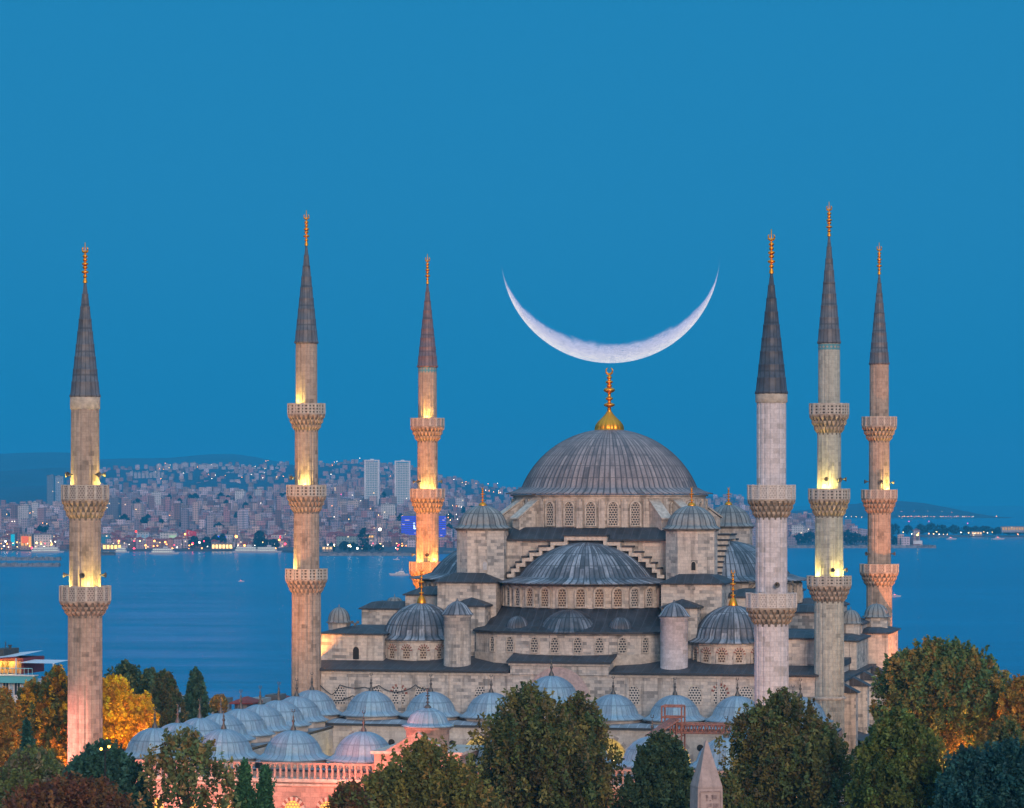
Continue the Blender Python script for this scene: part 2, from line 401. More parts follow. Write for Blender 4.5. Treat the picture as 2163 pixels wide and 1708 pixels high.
def arch_wall(m, u0, u1, z0, z1, v0, v1, ops, mat=0, inner=0, n=8):
    # upright wall between v0 (front) and v1 with real arched openings (centre, half width, spring, apex)
    x = u0
    for (c, hw, sp_, ap) in sorted(ops):
        m.box(x, c - hw, v0, v1, z0, z1, mat); x = c + hw
        P = [(c - hw * cos(pi / 2 * i / n), sp_ + (ap - sp_) * sin(pi / 2 * i / n) ** .85) for i in range(n + 1)]
        P += [(2 * c - a, b) for a, b in reversed(P[:-1])]
        for (a, b), (e, g) in zip(P, P[1:]):
            m.face([(a, v0, b), (e, v0, g), (e, v0, z1), (a, v0, z1)], mat)
            m.face([(e, v1, g), (a, v1, b), (a, v1, z1), (e, v1, z1)], mat)
            m.face([(a, v0, b), (a, v1, b), (e, v1, g), (e, v0, g)], inner)
        m.face([(c - hw, v0, z1), (c + hw, v0, z1), (c + hw, v1, z1), (c - hw, v1, z1)], mat)
    m.box(x, u1, v0, v1, z0, z1, mat)

# ------------------------------------------------------------------ the prayer hall
hall = empty('mosque', (XC, YC, 0), -TH, 'great domed stone prayer hall with cascading grey lead domes and half domes between six minarets', 'mosque')
# main body
m = M()
m.box(-32.4, 32.4, -33, 33, 0, 15.3)
m.box(-6.3, 6.2, -33.25, -28, 15.32, 16.7)
m.box(-32.6, -6.3, -33.15, -32.6, 15.1, 15.45, 1); m.box(6.2, 32.6, -33.15, -32.6, 15.1, 15.45, 1)
m.box(-6.5, 6.4, -33.45, -32.9, 16.45, 16.75, 1)
for u in (-27.5, -20.6, -14.5, -9.4, 8.6, 14.6, 20.0, 27.0): m.box(u - .2, u + .2, -33.2, -32.9, 0, 15.1, 0)
m.build('wall', [ST_WALL, TRIM], hall)
# low roofs round the body
m = M()
def leanto(u0, u1, vf, zf, vb, zb, t=.22, mat=0):
    m.face([(u0, vf, zf), (u1, vf, zf), (u1, vb, zb), (u0, vb, zb)], mat)
    m.face([(u0, vf, zf - t), (u1, vf, zf - t), (u1, vf, zf), (u0, vf, zf)], 1)
    m.face([(u0, vf, zf - t), (u0, vf, zf), (u0, vb, zb), (u0, vb, zb - t)], 1)
    m.face([(u1, vf, zf), (u1, vf, zf - t), (u1, vb, zb - t), (u1, vb, zb)], 1)
    m.face([(u0, vf, zf - t), (u0, vb, zb - t), (u1, vb, zb - t), (u1, vf, zf - t)], 1)
leanto(-32.8, -6.5, -33.7, 15.75, -24, 17.3); leanto(6.4, 32.8, -33.7, 15.75, -24, 17.3)
leanto(-6.7, 6.6, -33.8, 17.0, -29, 17.9)
m.box(-32.7, -22, -24, 33.2, 15.4, 16.2); m.box(22, 32.7, -24, 33.2, 15.4, 16.2); m.box(-22, 22, 20, 33.2, 15.4, 17)
m.build('roof', [LEAD_FLAT, LEAD_EDGE], hall)
# central mass that carries the drum
m = M()
m.box(-12.5, 12.5, -15.0, 15.0, 15.35, 32.0)
for sx in (-1, 1):
    for sy in (-1, 1):
        a, b = sorted((sx * 10.8, sx * 18.6)); c, d = sorted((sy * 13.0, sy * 21.5))
        m.box(a, b, c, d, 15.35, 26.35)
        a, b = sorted((sx * 11.5, sx * 16.0)); c, d = sorted((sy * 21.5, sy * 25.0))
        m.box(a, b, c, d, 15.35, 23.4)
        a, b = sorted((sx * 18.6, sx * 24.3)); c, d = sorted((sy * 8.0, sy * 16.0))
        m.box(a, b, c, d, 15.35, 24.5)
        a, b = sorted((sx * 24.3, sx * 30.4)); c, d = sorted((sy * 8.5, sy * 15.5))
        m.box(a, b, c, d, 15.35, 22.6)
        a, b = sorted((sx * 24.0, sx * 32.45)); c, d = sorted((sy * 15.5, sy * 28.5))
        m.box(a, b, c, d, 15.35, 19.85)
m.box(-11, -8.7, -15.25, -14.9, 26, 32.0, 0)
m.build('wall', ST_WALL, hall)
m = M()
# apron under the drum and roofs on the piers
for rot in range(4):
    pass
m.frust([(-12.9, -15.9), (12.9, -15.9), (12.9, 15.9), (-12.9, 15.9)], 32.0, [(-11.2, -12.9), (11.2, -12.9), (11.2, 12.9), (-11.2, 12.9)], 33.5, 0)
m.box(-12.9, 12.9, -15.9, 15.9, 31.78, 31.995, 1)
for sx in (-1, 1):
    for sy in (-1, 1):
        a, b = sorted((sx * 10.6, sx * 19.0)); c, d = sorted((sy * 12.0, sy * 21.9))
        m.hip(a, b, c, d, 26.37, 1.1, 0, 0, .16, 2.2)
        a, b = sorted((sx * 11.5, sx * 16.0)); c, d = sorted((sy * 20.5, sy * 25.0))
        m.hip(a, b, c, d, 23.42, .95, .3)
        a, b = sorted((sx * 18.0, sx * 24.3)); c, d = sorted((sy * 8.0, sy * 16.0))
        m.hip(a, b, c, d, 24.52, .9, .3, 0, .16, 2.0)
        a, b = sorted((sx * 23.8, sx * 30.4)); c, d = sorted((sy * 8.5, sy * 15.5))
        m.hip(a, b, c, d, 22.62, .8, .35, 0, .16, 1.5)
        a, b = sorted((sx * 24.0, sx * 32.45)); c, d = sorted((sy * 15.5, sy * 28.5))
        m.hip(a, b, c, d, 19.87, .7, .35, 0, .16, 3.0)
m.build('roof', [LEAD_FLAT, LEAD_EDGE], hall)
# drum
m = M(); ND = 28
m.lathe([(13.0, 33.3), (13.0, 37.55), (13.35, 37.6), (13.35, 37.8)], 84, smooth=False)
for k in range(ND):
    a = 2 * pi * (k + .5) / ND
    c_, s_ = cos(a), sin(a); t = (-s_, c_)
    pl = [(13.02 * c_ + t[0] * w_ + c_ * d_, 13.02 * s_ + t[1] * w_ + s_ * d_) for w_, d_ in ((-.42, -.1), (-.42, .28), (.42, .28), (.42, -.1))]
    m.prism(pl[::-1], 33.4, 37.2, 0)
m.build('drum', [ST_DRUM], hall)
for k in range(ND):
    a = 2 * pi * k / ND + pi / ND * 0
    window(hall, 13.05 * sin(a), -13.05 * cos(a), 33.75, a, 1.15, 3.05, LATT, .2, .22, pointed=.1)
# main dome
m = M(); dome(m, 0, 0, 11.75, 38.75, 7.9, 96, 13.85, 37.85, 4, .13, n=18)
d = m.build('main_dome', LEAD_MAIN, hall)
m = M()
prof = [(1.95, 46.3), (1.95, 46.45)] + [(r_, 46.47 + 2.53 * t) for t, r_ in ((0, 1.84), (.12, 1.86), (.28, 1.74), (.45, 1.46), (.6, 1.10), (.75, .74), (.88, .48), (1, .34))]
m.lathe(prof, 48, rad=lambda k, r: .09 * r if k % 3 == 0 else (-.04 * r))
z = 49.0; rods = [(.30, 49.0)]
for zz, rr, hh in ((49.9, .78, .32), (50.75, .52, .26), (51.9, .80, .42), (52.5, .40, .2), (53.0, .52, .24), (53.6, .36, .2)):
    rods += [(.22, zz - hh - .02)] + [(.22 + (rr - .22) * cos(t * pi / 2), zz + hh * t) for t in (-.9, -.6, -.3, 0, .3, .6, .9)] + [(.22, zz + hh + .02)]
rods += [(.16, 54.0), (.01, 54.1)]
m.lathe(rods, 14)
rc = .45; cz = 54.5
m.tube([(rc * cos(a), 0, cz + rc * sin(a)) for a in [R(90 + 30 + 300 * i / 16) for i in range(17)]], [.05 + .12 * sin(pi * i / 16) for i in range(17)], 6)
m.build('finial', GOLD, d)
# flying buttresses round the drum
def buttress(a, w_=1.35):
    m = M(); prof = [(12.9, 33.0), (16.6, 32.3), (16.6, 34.6), (12.9, 37.1)]
    c_, s_ = sin(a), -cos(a); t = (-s_, c_)
    def P(r, z, k): return (r * c_ + t[0] * k, r * s_ + t[1] * k, z)
    for k, rev in ((-w_ / 2, 0), (w_ / 2, 1)):
        q = [P(r, z, k) for r, z in prof]; m.face(q[::-1] if rev else q)
    for i in range(4):
        (r0, z0), (r1, z1) = prof[i], prof[(i + 1) % 4]
        m.face([P(r0, z0, -w_ / 2), P(r0, z0, w_ / 2), P(r1, z1, w_ / 2), P(r1, z1, -w_ / 2)][::-1])
    p2 = [(12.95, 37.13), (16.95, 34.55), (16.95, 34.75), (12.95, 37.4)]
    for i in range(4):
        (r0, z0), (r1, z1) = p2[i], p2[(i + 1) % 4]; ww = w_ / 2 + .12
        m.face([P(r0, z0, -ww), P(r0, z0, ww), P(r1, z1, ww), P(r1, z1, -ww)][::-1], 1)
    for k in (-w_ / 2 - .12, w_ / 2 + .12): m.face([P(r, z, k) for r, z in p2][::(1 if k < 0 else -1)], 1)
    m.build('buttress', [ST_DRUM, TRIM], hall)
for q in range(4):
    for e in (37, 53): buttress(R(q * 90 + e))
# weight turrets
for sx in (-1, 1):
    for sy in (-1, 1):
        m = M(); cx, cy = sx * 13.85, sy * 16.0
        m.prism(oct_pts(cx, cy, 3.42), 15.4, 33.1); m.prism(oct_pts(cx, cy, 3.6), 33.1, 33.32, 1)
        t = m.build('turret', [ST_WALL, TRIM_D], hall)
        m = M(); dome(m, cx, cy, 3.15, 33.75, 2.65, 24, 3.72, 33.33, 4, .10)
        dd = m.build('dome', LEAD_CORN, t)
        m = M(); finial(m, cx, cy, 36.3, 38.9, .56); m.build('finial', GOLD, dd)
# half domes on the four sides
for q in range(4):
    hd = bpy.data.objects.new('half_dome', None); COL.objects.link(hd); hd.parent = hall; hd.rotation_euler = (0, 0, q * pi / 2)
    m = M()
    n = 17; pts = [(11.3 * sin(a), -14.5 - 11.3 * cos(a)) for a in [R(-72 + 144 * i / n) for i in range(n + 1)]]
    for i in range(n):
        (ax, ay), (bx, by) = pts[i], pts[i + 1]
        m.face([(ax, ay, 22.5), (bx, by, 22.5), (bx, by, 26.3), (ax, ay, 26.3)])
    m.prism([(x * 1.012, -14.5 + (y + 14.5) * 1.012) for x, y in pts], 26.1, 26.36, 1)
    m.build('drum', [ST_DRUM, TRIM_D], hd)
    m = M(); dome(m, 0, -15.6, 8.75, 27.2, 4.45, 44, 11.75, 26.4, 4, .13, a0=pi - .12, a1=2 * pi + .12, n=16)
    m.build('lead_shell', LEAD_HALF, hd)
    for i in range(12 if q == 0 else (10 if q in (1, 3) else 0)):
        k = i - (5.5 if q == 0 else 4.5); a = k * .208
        lt = LATT_O if q == 0 and 3 <= i <= 8 else LATT
        window(hall, *[(11.32 * sin(a) * cos(q * pi / 2) - (-14.5 - 11.32 * cos(a)) * sin(q * pi / 2)), (11.32 * sin(a) * sin(q * pi / 2) + (-14.5 - 11.32 * cos(a)) * cos(q * pi / 2))], 23.55, a + q * pi / 2, 1.05, 2.3, lt, .24, .26, pointed=.05)
    # exedra tier below the drum
    m = M(); CP = [(-12.4, -26.0), (-9.4, -28.5), (-5.6, -29.7), (-2, -30.15), (2, -30.15), (5.6, -29.7), (9.4, -28.5), (12.4, -26.0)]
    m.prism(CP + [(12.4, -20), (-12.4, -20)], 16.2, 20.15)
    m.prism([(x * 1.01, -20 + (y + 20) * 1.03) for x, y in CP] + [(12.5, -20), (-12.5, -20)], 16.2, 17.75, 2)
    m.prism([(x * 1.012, -20 + (y + 20) * 1.03) for x, y in CP] + [(12.5, -20), (-12.5, -20)], 20.15, 20.36, 1)
    m.build('exedra_wall', [ST_WALL, TRIM_D, TRIM], hd)
    m = M(); N2 = 28; E = []
    def onpoly(t):
        s_ = [0]
        for (a, b), (c, e) in zip(CP, CP[1:]): s_.append(s_[-1] + hypot(c - a, e - b))
        d_ = t * s_[-1]
        for i in range(len(CP) - 1):
            if d_ <= s_[i + 1] + 1e-6:
                f_ = (d_ - s_[i]) / (s_[i + 1] - s_[i]); return (CP[i][0] + f_ * (CP[i + 1][0] - CP[i][0]), CP[i][1] + f_ * (CP[i + 1][1] - CP[i][1]))
    for i in range(N2):
        rows = []
        for t in (i / N2, (i + 1) / N2):
            ex_, ey_ = onpoly(t); a = R(-72 + 144 * t); ix, iy = 11.25 * sin(a), -14.5 - 11.25 * cos(a)
            ex_, ey_ = ex_ * 1.03, -20 + (ey_ + 20) * 1.055
            rows.append([(ex_, ey_, 20.36), (ex_, ey_, 20.56), (ex_ + (ix - ex_) * .35, ey_ + (iy - ey_) * .35, 21.15), (ex_ + (ix - ex_) * .7, ey_ + (iy - ey_) * .7, 22.2), (ix, iy, 23.35)])
        for j in range(4): m.face([rows[0][j], rows[1][j], rows[1][j + 1], rows[0][j + 1]], 1 if j == 0 else 0, smooth=j > 0)
    m.build('exedra_roof', [LEAD_FLAT, LEAD_EDGE], hd)
    m = M()
    m.lathe(dome_prof(3.95, 20.75, 2.5, 4.25, 20.4, 10), 22 * 3, 0, -26.6, pi - .25, 2 * pi + .25, rad=rib_rad(3, .11, 4), ribs=22)
    for sx in (-1, 1):
        m.lathe(dome_prof(1.5, 20.7, 1.7, 1.7, 20.4, 8), 12 * 3, sx * 6.6, -27.4, pi, 2 * pi, rad=rib_rad(3, .1, 2), ribs=12)
    m.build('exedra_dome', LEAD_EX, hd)
    # stepped arch in front of the central mass
    m = M(); zt = 32.35; uw = 2.8; widths = [1.8, 1.55, 1.25, 1.0, .8, .65, .55]
    m.box(-uw, uw, -16.8, -15.0, zt - .5, zt, 0); m.box(-uw - .12, uw + .12, -16.95, -14.95, zt + .003, zt + .22, 1)
    x = uw; z = zt
    for i, w_ in enumerate(widths):
        z2 = z - .70
        for s_ in (-1, 1):
            a, b = sorted((s_ * x, s_ * (x + w_))); m.box(a, b, -16.85, -15.0, z2 - .46, z2, 0)
            m.box(a - (.10 if s_ < 0 else -.3), b + (.10 if s_ > 0 else -.3), -16.95, -14.95, z2 + .003, z2 + .24, 1)
            a, b = sorted((s_ * (x - .42), s_ * (x - .003))); m.box(a, b, -16.79, -15.0, z2 - .455, z - (.505 if i == 0 else .465), 0)
        x += w_; z = z2
    x = uw; z = zt - .52
    m.box(-uw + .3, uw - .3, -15.9, -15.02, 26.5, z - .03, 1)
    for w_ in widths:
        z -= .70
        for s_ in (-1, 1):
            a, b = sorted((s_ * (x - .3), s_ * (x + w_ - .3))); m.box(a, b, -16.1, -15.02, 26.5, z - .01, 1)
        x += w_
    m.build('stepped_arch', [plain('arch_moulding', (.55, .49, .42), .85, var=.3), LEAD_EDGE], hd)
for u in (-9.7, -7.2, -3.9, -1.25, 1.7, 4.4, 7.2, 9.9):
    t = abs(u); v = -30.15 if t <= 2 else (-30.15 + (t - 2) * .125 if t < 5.6 else (-29.7 + (t - 5.6) * .316 if t < 9.4 else -28.5 + (t - 9.4) * .83))
    ang = 0 if t <= 2 else (.124 if t < 5.6 else (.306 if t < 9.4 else .69))
    window(hall, u, v - .03, 17.95, ang * (1 if u > 0 else -1), .95 if t < 9 else .8, 1.85, LATT, .14, .16)
# round stair turrets
for sx in (-1, 1):
    m = M(); cx, cy = sx * 13.9, -30.0
    m.lathe([(1.95, 15.6), (1.72, 16.4), (1.72, 22.3), (1.85, 22.35), (1.85, 22.6)], 32, cx, cy, mat=0)
    t = m.build('turret', [ST_CLEAN if sx > 0 else ST_WALL], hall)
    m = M(); m.lathe([(1.98, 22.58), (1.98, 22.68), (1.75, 22.9), (1.55, 23.2), (1.15, 23.75), (.6, 24.15), (.15, 24.35), (.03, 24.7)], 16 * 4, cx, cy, rad=rib_rad(4, .09, 1.9), ribs=16)
    m.build('cap', LEAD_HALF, t)
# corner domes
for sx in (-1, 1):
    for sy in (-1, 1):
        m = M(); cx, cy = sx * 20.3, sy * 23.2
        m.lathe([(5.3, 15.5), (5.3, 18.9), (5.5, 18.95), (5.5, 19.15)], 16, cx, cy, smooth=False)
        t = m.build('drum', [ST_WALL], hall)
        m = M(); dome(m, cx, cy, 4.78, 19.75, 4.05, 36, 5.75, 19.16, 4, .13)
        dd = m.build('dome', LEAD_HALF, t)
        m = M(); finial(m, cx, cy, 23.65, 28.4, .62, bulb=.26); m.build('finial', GOLD, dd)
        if sy < 0:
            for k in (-2, -1, 0, 1, 2):
                a = k * .42 - (.12 if sx < 0 else .12)
                window(hall, cx + 5.24 * sin(a), cy - 5.24 * cos(a), 16.85, a, .92, 1.55, LATT_O, .32, .10, vous=True)
# corner gallery turrets
def small_turret(cx, cy, zb, ze, za, r, rib=14):
    m = M(); m.prism(oct_pts(cx, cy, r * .95), zb, ze - .15); m.prism(oct_pts(cx, cy, r), ze - .15, ze)
    t = m.build('turret', [ST_WALL], hall)
    m = M(); m.lathe([(r * 1.12, ze), (r * 1.12, ze + .1)] + [(r * .95 * cos(a), ze + .25 + (za - ze - .35) * sin(a)) for a in [pi / 2 * i / 9 for i in range(9)]] + [(.06, za - .08), (.02, za + .3)], rib * 4, cx, cy, rad=rib_rad(4, .08, r), ribs=rib)
    m.build('cap', LEAD_CORN, t)
small_turret(-31.0, -24.4, 20.3, 21.2, 23.3, 1.45); small_turret(-27.2, -10.5, 23.3, 23.5, 24.2, .9, 10)
small_turret(31.4, 11.0, 18.3, 20.2, 22.2, 1.45); small_turret(33.6, 24, 19.0, 20.6, 22.6, 1.75)
m = M()
m.box(32.5, 33.4, 0, 15, 0, 18.2); m.box(32.5, 36.0, 16, 30, 0, 18.6); m.box(32.45, 34.0, -31, 33, 0, 14.2); m.box(24, 32.45, 0, 8.4, 15.4, 18.25)
for v_ in (-27.5, -14, -1, 12, 24): m.box(34.0, 36.3, v_, v_ + 2.2, 0, 13.2); m.face([(34.0, v_ - .2, 14.6), (36.7, v_ - .2, 13.2), (36.7, v_ + 2.4, 13.2), (34.0, v_ + 2.4, 14.6)], 1); m.face([(34.0, v_ - .2, 14.6), (34.0, v_ - .2, 13.2), (36.7, v_ - .2, 13.2)], 1)
for v_ in (-21, -8, 5, 18): m.box(34.02, 34.2, v_ - 2, v_ + 2, 7, 11.5, 2)
m.box(34.0, 39.5, -24, 30, 0, 6.0); m.face([(34.0, -24.3, 7.8), (40, -24.3, 6.0), (40, 30, 6.0), (34, 30, 7.8)], 1)
m.build('side_gallery', [ST_WALL, LEAD_FLAT, DARK], hall)
m = M(); m.box(-34.6, -32.45, -31, 33, 0, 14.0); m.build('side_gallery', [ST_WALL], hall); m = M(); m.hip(24, 33.4, 0, 15, 18.27, .5, .35, 0, .16, 2); m.hip(24.5, 36.0, 16, 30, 18.62, .5, .4, 0, .16, 2)
m.box(32.3, 34.4, -31.3, 33.3, 14.22, 14.5, 1)
m.build('roof', [LEAD_FLAT, LEAD_EDGE], hall)
m = M(); m.box(-35.0, -32.3, -31.3, 33.3, 14.02, 14.3, 1); m.build('roof', [LEAD_FLAT, LEAD_EDGE], hall)
link_door = M(); o_ = arch_out(.8, 1.6); link_door.face([(x, -.03, z) for x, z in o_]); link_door.build('door', [DARK], hall, (-27.6, -28.5, 16.7))
for u, zz in ((-12.8, 28.0), (14.6, 28.1)):
    window(hall, u, -16.0 - 3.2, zz, 0, .55, 1.1, plain('pale_slit', (.45, .47, .50)) if u < 0 else DARK, .08, .06)
# front wall windows
for x, vv in ((718.4, 0), (793.8, 0), (842.5, 1), (890.3, 0), (1016.6, 0), (1337.4, 0), (1467.7, 0), (1521.4, 1), (1576, 0)):
    u, z = L(x, 1483, -33)
    window(hall, u, -33.02, z - .3, 0, 1.62, 2.25, LATT_W, .34 if vv else .10, .08, vous=bool(vv))
# pale pointed niche over the portal
m = M(); o_ = arch_out(8.4, 5.2, .1, 12); m.face([(x, -.06, z + 0) for x, z in o_]); m.build('portal_niche', [plain('pink_marble', (.46, .35, .33))], hall, (-.2, -33.25, 11.1))
m = M()
for i in range(4):
    m.box(-29.4 + i * .38, -29.1 + i * .38, -25.9, -25.6, 20.9 + (i % 2) * .25, 21.25 + (i % 2) * .25, 0); m.bar((-29.25 + i * .38, -25.7, 20.3), (-29.25 + i * .38, -25.7, 20.95), .04)
m.build('floodlight_cluster', [HORN], hall)
# hanging cables on the front wall
m = M()
def sag(a, b, d, n=8): return [(a[0] + (b[0] - a[0]) * i / n, a[1] + (b[1] - a[1]) * i / n, a[2] + (b[2] - a[2]) * i / n - d * 4 * (i / n) * (1 - i / n)) for i in range(n + 1)]
nod = [L(x, y, -33.4) for x, y in ((653, 1420), (700, 1468), (718, 1447), (770, 1452), (800, 1448), (838, 1462), (878, 1447), (905, 1455), (940, 1472))]
for a, b in zip(nod, nod[1:]): m.tube(sag((a[0], -33.4, a[1]), (b[0], -33.4, b[1]), .25), .05)
nod = [L(x, y, -33.5) for x, y in ((655, 1428), (690, 1480), (745, 1470), (800, 1474))]
for a, b in zip(nod, nod[1:]): m.tube(sag((a[0], -33.5, a[1]), (b[0], -33.5, b[1]), .3), .05)
for dx in (0, .18, .33): m.tube([(-32.7 - dx * .5, -33.25 - dx, 16.3), (-32.75 - dx, -33.3 - dx * .3, 13), (-32.8 - dx, -33.3, 6)], .07)
m.build('cable', [WIRE], hall)

# ------------------------------------------------------------------ the courtyard
court = empty('mosque_courtyard', (XC, YC, 0), -TH, 'arcaded courtyard with rows of pale blue lead domes and balustraded front wall', 'courtyard')
SP = 7.68
cd = M(); dome(cd, 0, 0, 3.05, 10.55, 2.45, 28, 3.95, 9.98, 4, .05, n=12); cd_me = cd.mesh('dome', [LEAD_COURT])
fi = M(); fi.lathe([(.34, 12.9), (.30, 13.15), (.12, 13.5), (.09, 13.75), (.17, 13.9), (.17, 14.0), (.07, 14.15), (.11, 14.35), (.04, 14.55), (.02, 14.9)], 8)
fi.tube([(.16 * cos(a), 0, 15.05 + .16 * sin(a)) for a in [R(125 + 290 * i / 8) for i in range(9)]], .045, 4)
fi_me = fi.mesh('finial', [BRONZE])
dr = M(); dr.lathe([(3.55, 9.2), (3.55, 9.75), (3.7, 9.8), (3.7, 9.97)], 8, rot=0, smooth=False); dr_me = dr.mesh('drum', [MARBLE])
def court_dome(u, v, dz=0, s=1.0):
    o = link('dome', cd_me, court, (u, v, dz * 1.0 - 0 + (1 - s) * 9.98)); o.scale = (s, s, s)
    link('finial', fi_me, o); link('drum', dr_me, o); o.rotation_euler = (0, 0, random.random() * .2); return o
for k in range(-4, 5):
    if k: court_dome(k * SP, -38.0, .35)
court_dome(0, -38.3, 2.35, 1.06)
for k in range(-4, 5):
    if k: court_dome(k * SP, -98.0)
for k in range(1, 8):
    for s_ in (-1, 1): court_dome(s_ * 30.7, -98 + k * 7.6)
m = M()
ops = [(k * SP, 2.75, 4.6, 8.35) for k in range(-3, 4)]
arch_wall(m, -27.2, 27.2, 0, 9.35, -42.6, -41.9, ops, 0, 0)                       # hall side
m.build('arcade', [MARBLE], court); m = M(); arch_wall(m, -27.2, 27.2, 0, 8.9, -93.6, -92.9, [o for o in ops if o[0]], 0, 0)   # front side, facing the court
for s_ in (-1, 1):
    m2 = M(); arch_wall(m2, -93, -42.6, 0, 8.9, -.35, .35, [(-98 + k * 7.6, 2.7, 4.6, 8.1) for k in range(1, 7)], 0, 0)
    o = m2.build('arcade', [MARBLE], court, (s_ * 27.0, 0, 0), 0)
    for v_ in o.data.vertices: x, y, z = v_.co; v_.co = (-y, x, z)
m.build('arcade', [MARBLE], court)
m = M()                                                                            # arch rings in alternating stone
for k in range(-3, 4):
    P = [(cos(pi * i / 15), sin(pi * i / 15) ** .85) for i in range(16)]
    for i in range(15):
        (a, b), (e, g) = P[i], P[i + 1]
        def q(a, b, d): return (k * SP + a * (2.75 + d), -42.68, 4.6 + b * (3.75 + d))
        m.face([q(a, b, 0.0), q(a, b, .45), q(e, g, .45), q(e, g, 0.0)][::-1], i % 2)
    if abs(k) < 3 or 1:
        c_ = (k + .5) * SP
        m.lathe([(.42, 0), (.36, .05), (.02, .06)], 14, 0, 0, mat=2)
        for i in range(len(m.v) - 42, len(m.v)): x, y, z = m.v[i]; m.v[i] = (c_ + x, -42.62 - z, 7.3 + y)
m.build('arch_ring', [MARBLE, plain('grey_voussoir', (.30, .27, .25)), DARK], court)
m = M()
m.box(-35.3, 35.3, -102.6, -101.9, 0, 9.0); m.box(-35.3, -34.6, -101.9, -33.2, 0, 9.0); m.box(34.6, 35.3, -101.9, -33.2, 0, 9.0)
m.build('outer_wall', [ST_PINK], court)
# roofs over the arcades
m = M()
def slab(u0, u1, v0, v1, z):
    m.box(u0, u1, v0, v1, z, z + .22, 1, 0)
slab(-27.6, 27.6, -43.1, -33.05, 9.38)
m.frust([(-27.5, -43.0), (27.5, -43.0), (27.5, -33.1), (-27.5, -33.1)], 9.61, [(-27.2, -41.2), (27.2, -41.2), (27.2, -34.5), (-27.2, -34.5)], 9.95, 0)
slab(-35.2, 35.2, -102.4, -92.6, 9.02); slab(-35.2, -26.6, -92.6, -33.1, 9.02); slab(26.6, 35.2, -92.6, -33.1, 9.02)
m.build('roof', [LEAD_COURTF, LEAD_EDGE], court)
m = M(); m.box(-4.6, 4.6, -43.3, -33.1, 9.65, 12.0); m.box(-4.8, 4.8, -43.5, -33.1, 12.0, 12.2, 1); m.build('portal_block', [MARBLE, TRIM], court)
# front gallery: wall, cornice, balustrade, windows
m = M(); m.box(-35.4, 35.4, -104.4, -102.62, 0, 8.15); m.box(-35.6, 35.6, -104.7, -102.62, 8.15, 8.5, 1); m.box(-35.5, 35.5, -104.55, -102.62, 7.75, 7.95, 1)
m.build('front_wall', [ST_PINK, TRIM], court)
m = M(); m.box(-35.5, -4.6, -104.62, -104.25, 9.95, 10.15); m.box(4.6, 35.5, -104.62, -104.25, 9.95, 10.15)
u = -35.3
while u < 35.3:
    if abs(u) > 4.8:
        m.lathe([(.17, 8.5), (.17, 8.7), (.11, 8.85), (.15, 9.3), (.11, 9.6), (.17, 9.75), (.17, 9.95)], 6, u, -104.43, smooth=False)
    u += .62
m.build('balustrade', [ST_PINK], court)
for u in [L(619, 1700, -104.4)[0] + k * 3.72 for k in range(-6, 13)]:
    if abs(u) > 5.2: window(court, u, -104.42, 3.6, 0, 1.8, 2.6, LATT_LIT, .42, .10, vous=True)
# gate
m = M(); GV = -105.6
m.box(-4.5, 4.5, GV, -96, 0, 11.3); m.box(-4.8, 4.8, GV - .3, -96, 11.3, 11.6, 1)
m.face([(-3.4, GV, 11.6), (3.4, GV, 11.6), (0, GV, 13.6)]); m.face([(-3.4, GV + .8, 11.6), (0, GV + .8, 13.6), (3.4, GV + .8, 11.6)])
m.face([(-3.4, GV, 11.6), (0, GV, 13.6), (0, GV + .8, 13.6), (-3.4, GV + .8, 11.6)], 1); m.face([(0, GV, 13.6), (3.4, GV, 11.6), (3.4, GV + .8, 11.6), (0, GV + .8, 13.6)], 1)
m.lathe([(2.35, 11.6), (2.25, 11.8), (2.25, 13.5), (2.45, 13.6), (2.45, 13.85)], 20, 0, -101.0)
o_ = arch_out(3.4, 7.5); m.face([(x, GV - .04, z) for x, z in o_], 2)
g = m.build('gate', [ST_PINK, TRIM, DARK], court)
m = M(); m.lathe(dome_prof(2.15, 14.1, 1.7, 2.65, 13.86, 10), 24 * 4, 0, -101.0, rad=rib_rad(4, .06, 2.2), ribs=24)
dd = m.build('dome', LEAD_COURT, g)
m = M(); finial(m, 0, -101.0, 15.7, 17.9, .42, bulb=.2); m.build('finial', BRONZE, dd)
# lamps hanging under the hall-side arcade
LANT = glow('lantern', (1.0, .75, .30), 6)
for k in range(-3, 4):
    m = M(); m.ball((k * SP, -38.5, 5.2), .22); m.bar((k * SP, -38.5, 5.4), (k * SP, -38.5, 9.2), .02, 1)
    m.build('lantern', [LANT, IRON], court)
    point('arcade_lamp', (k * SP, -38.5, 4.7), 900, (1.0, .66, .14), court, .3)

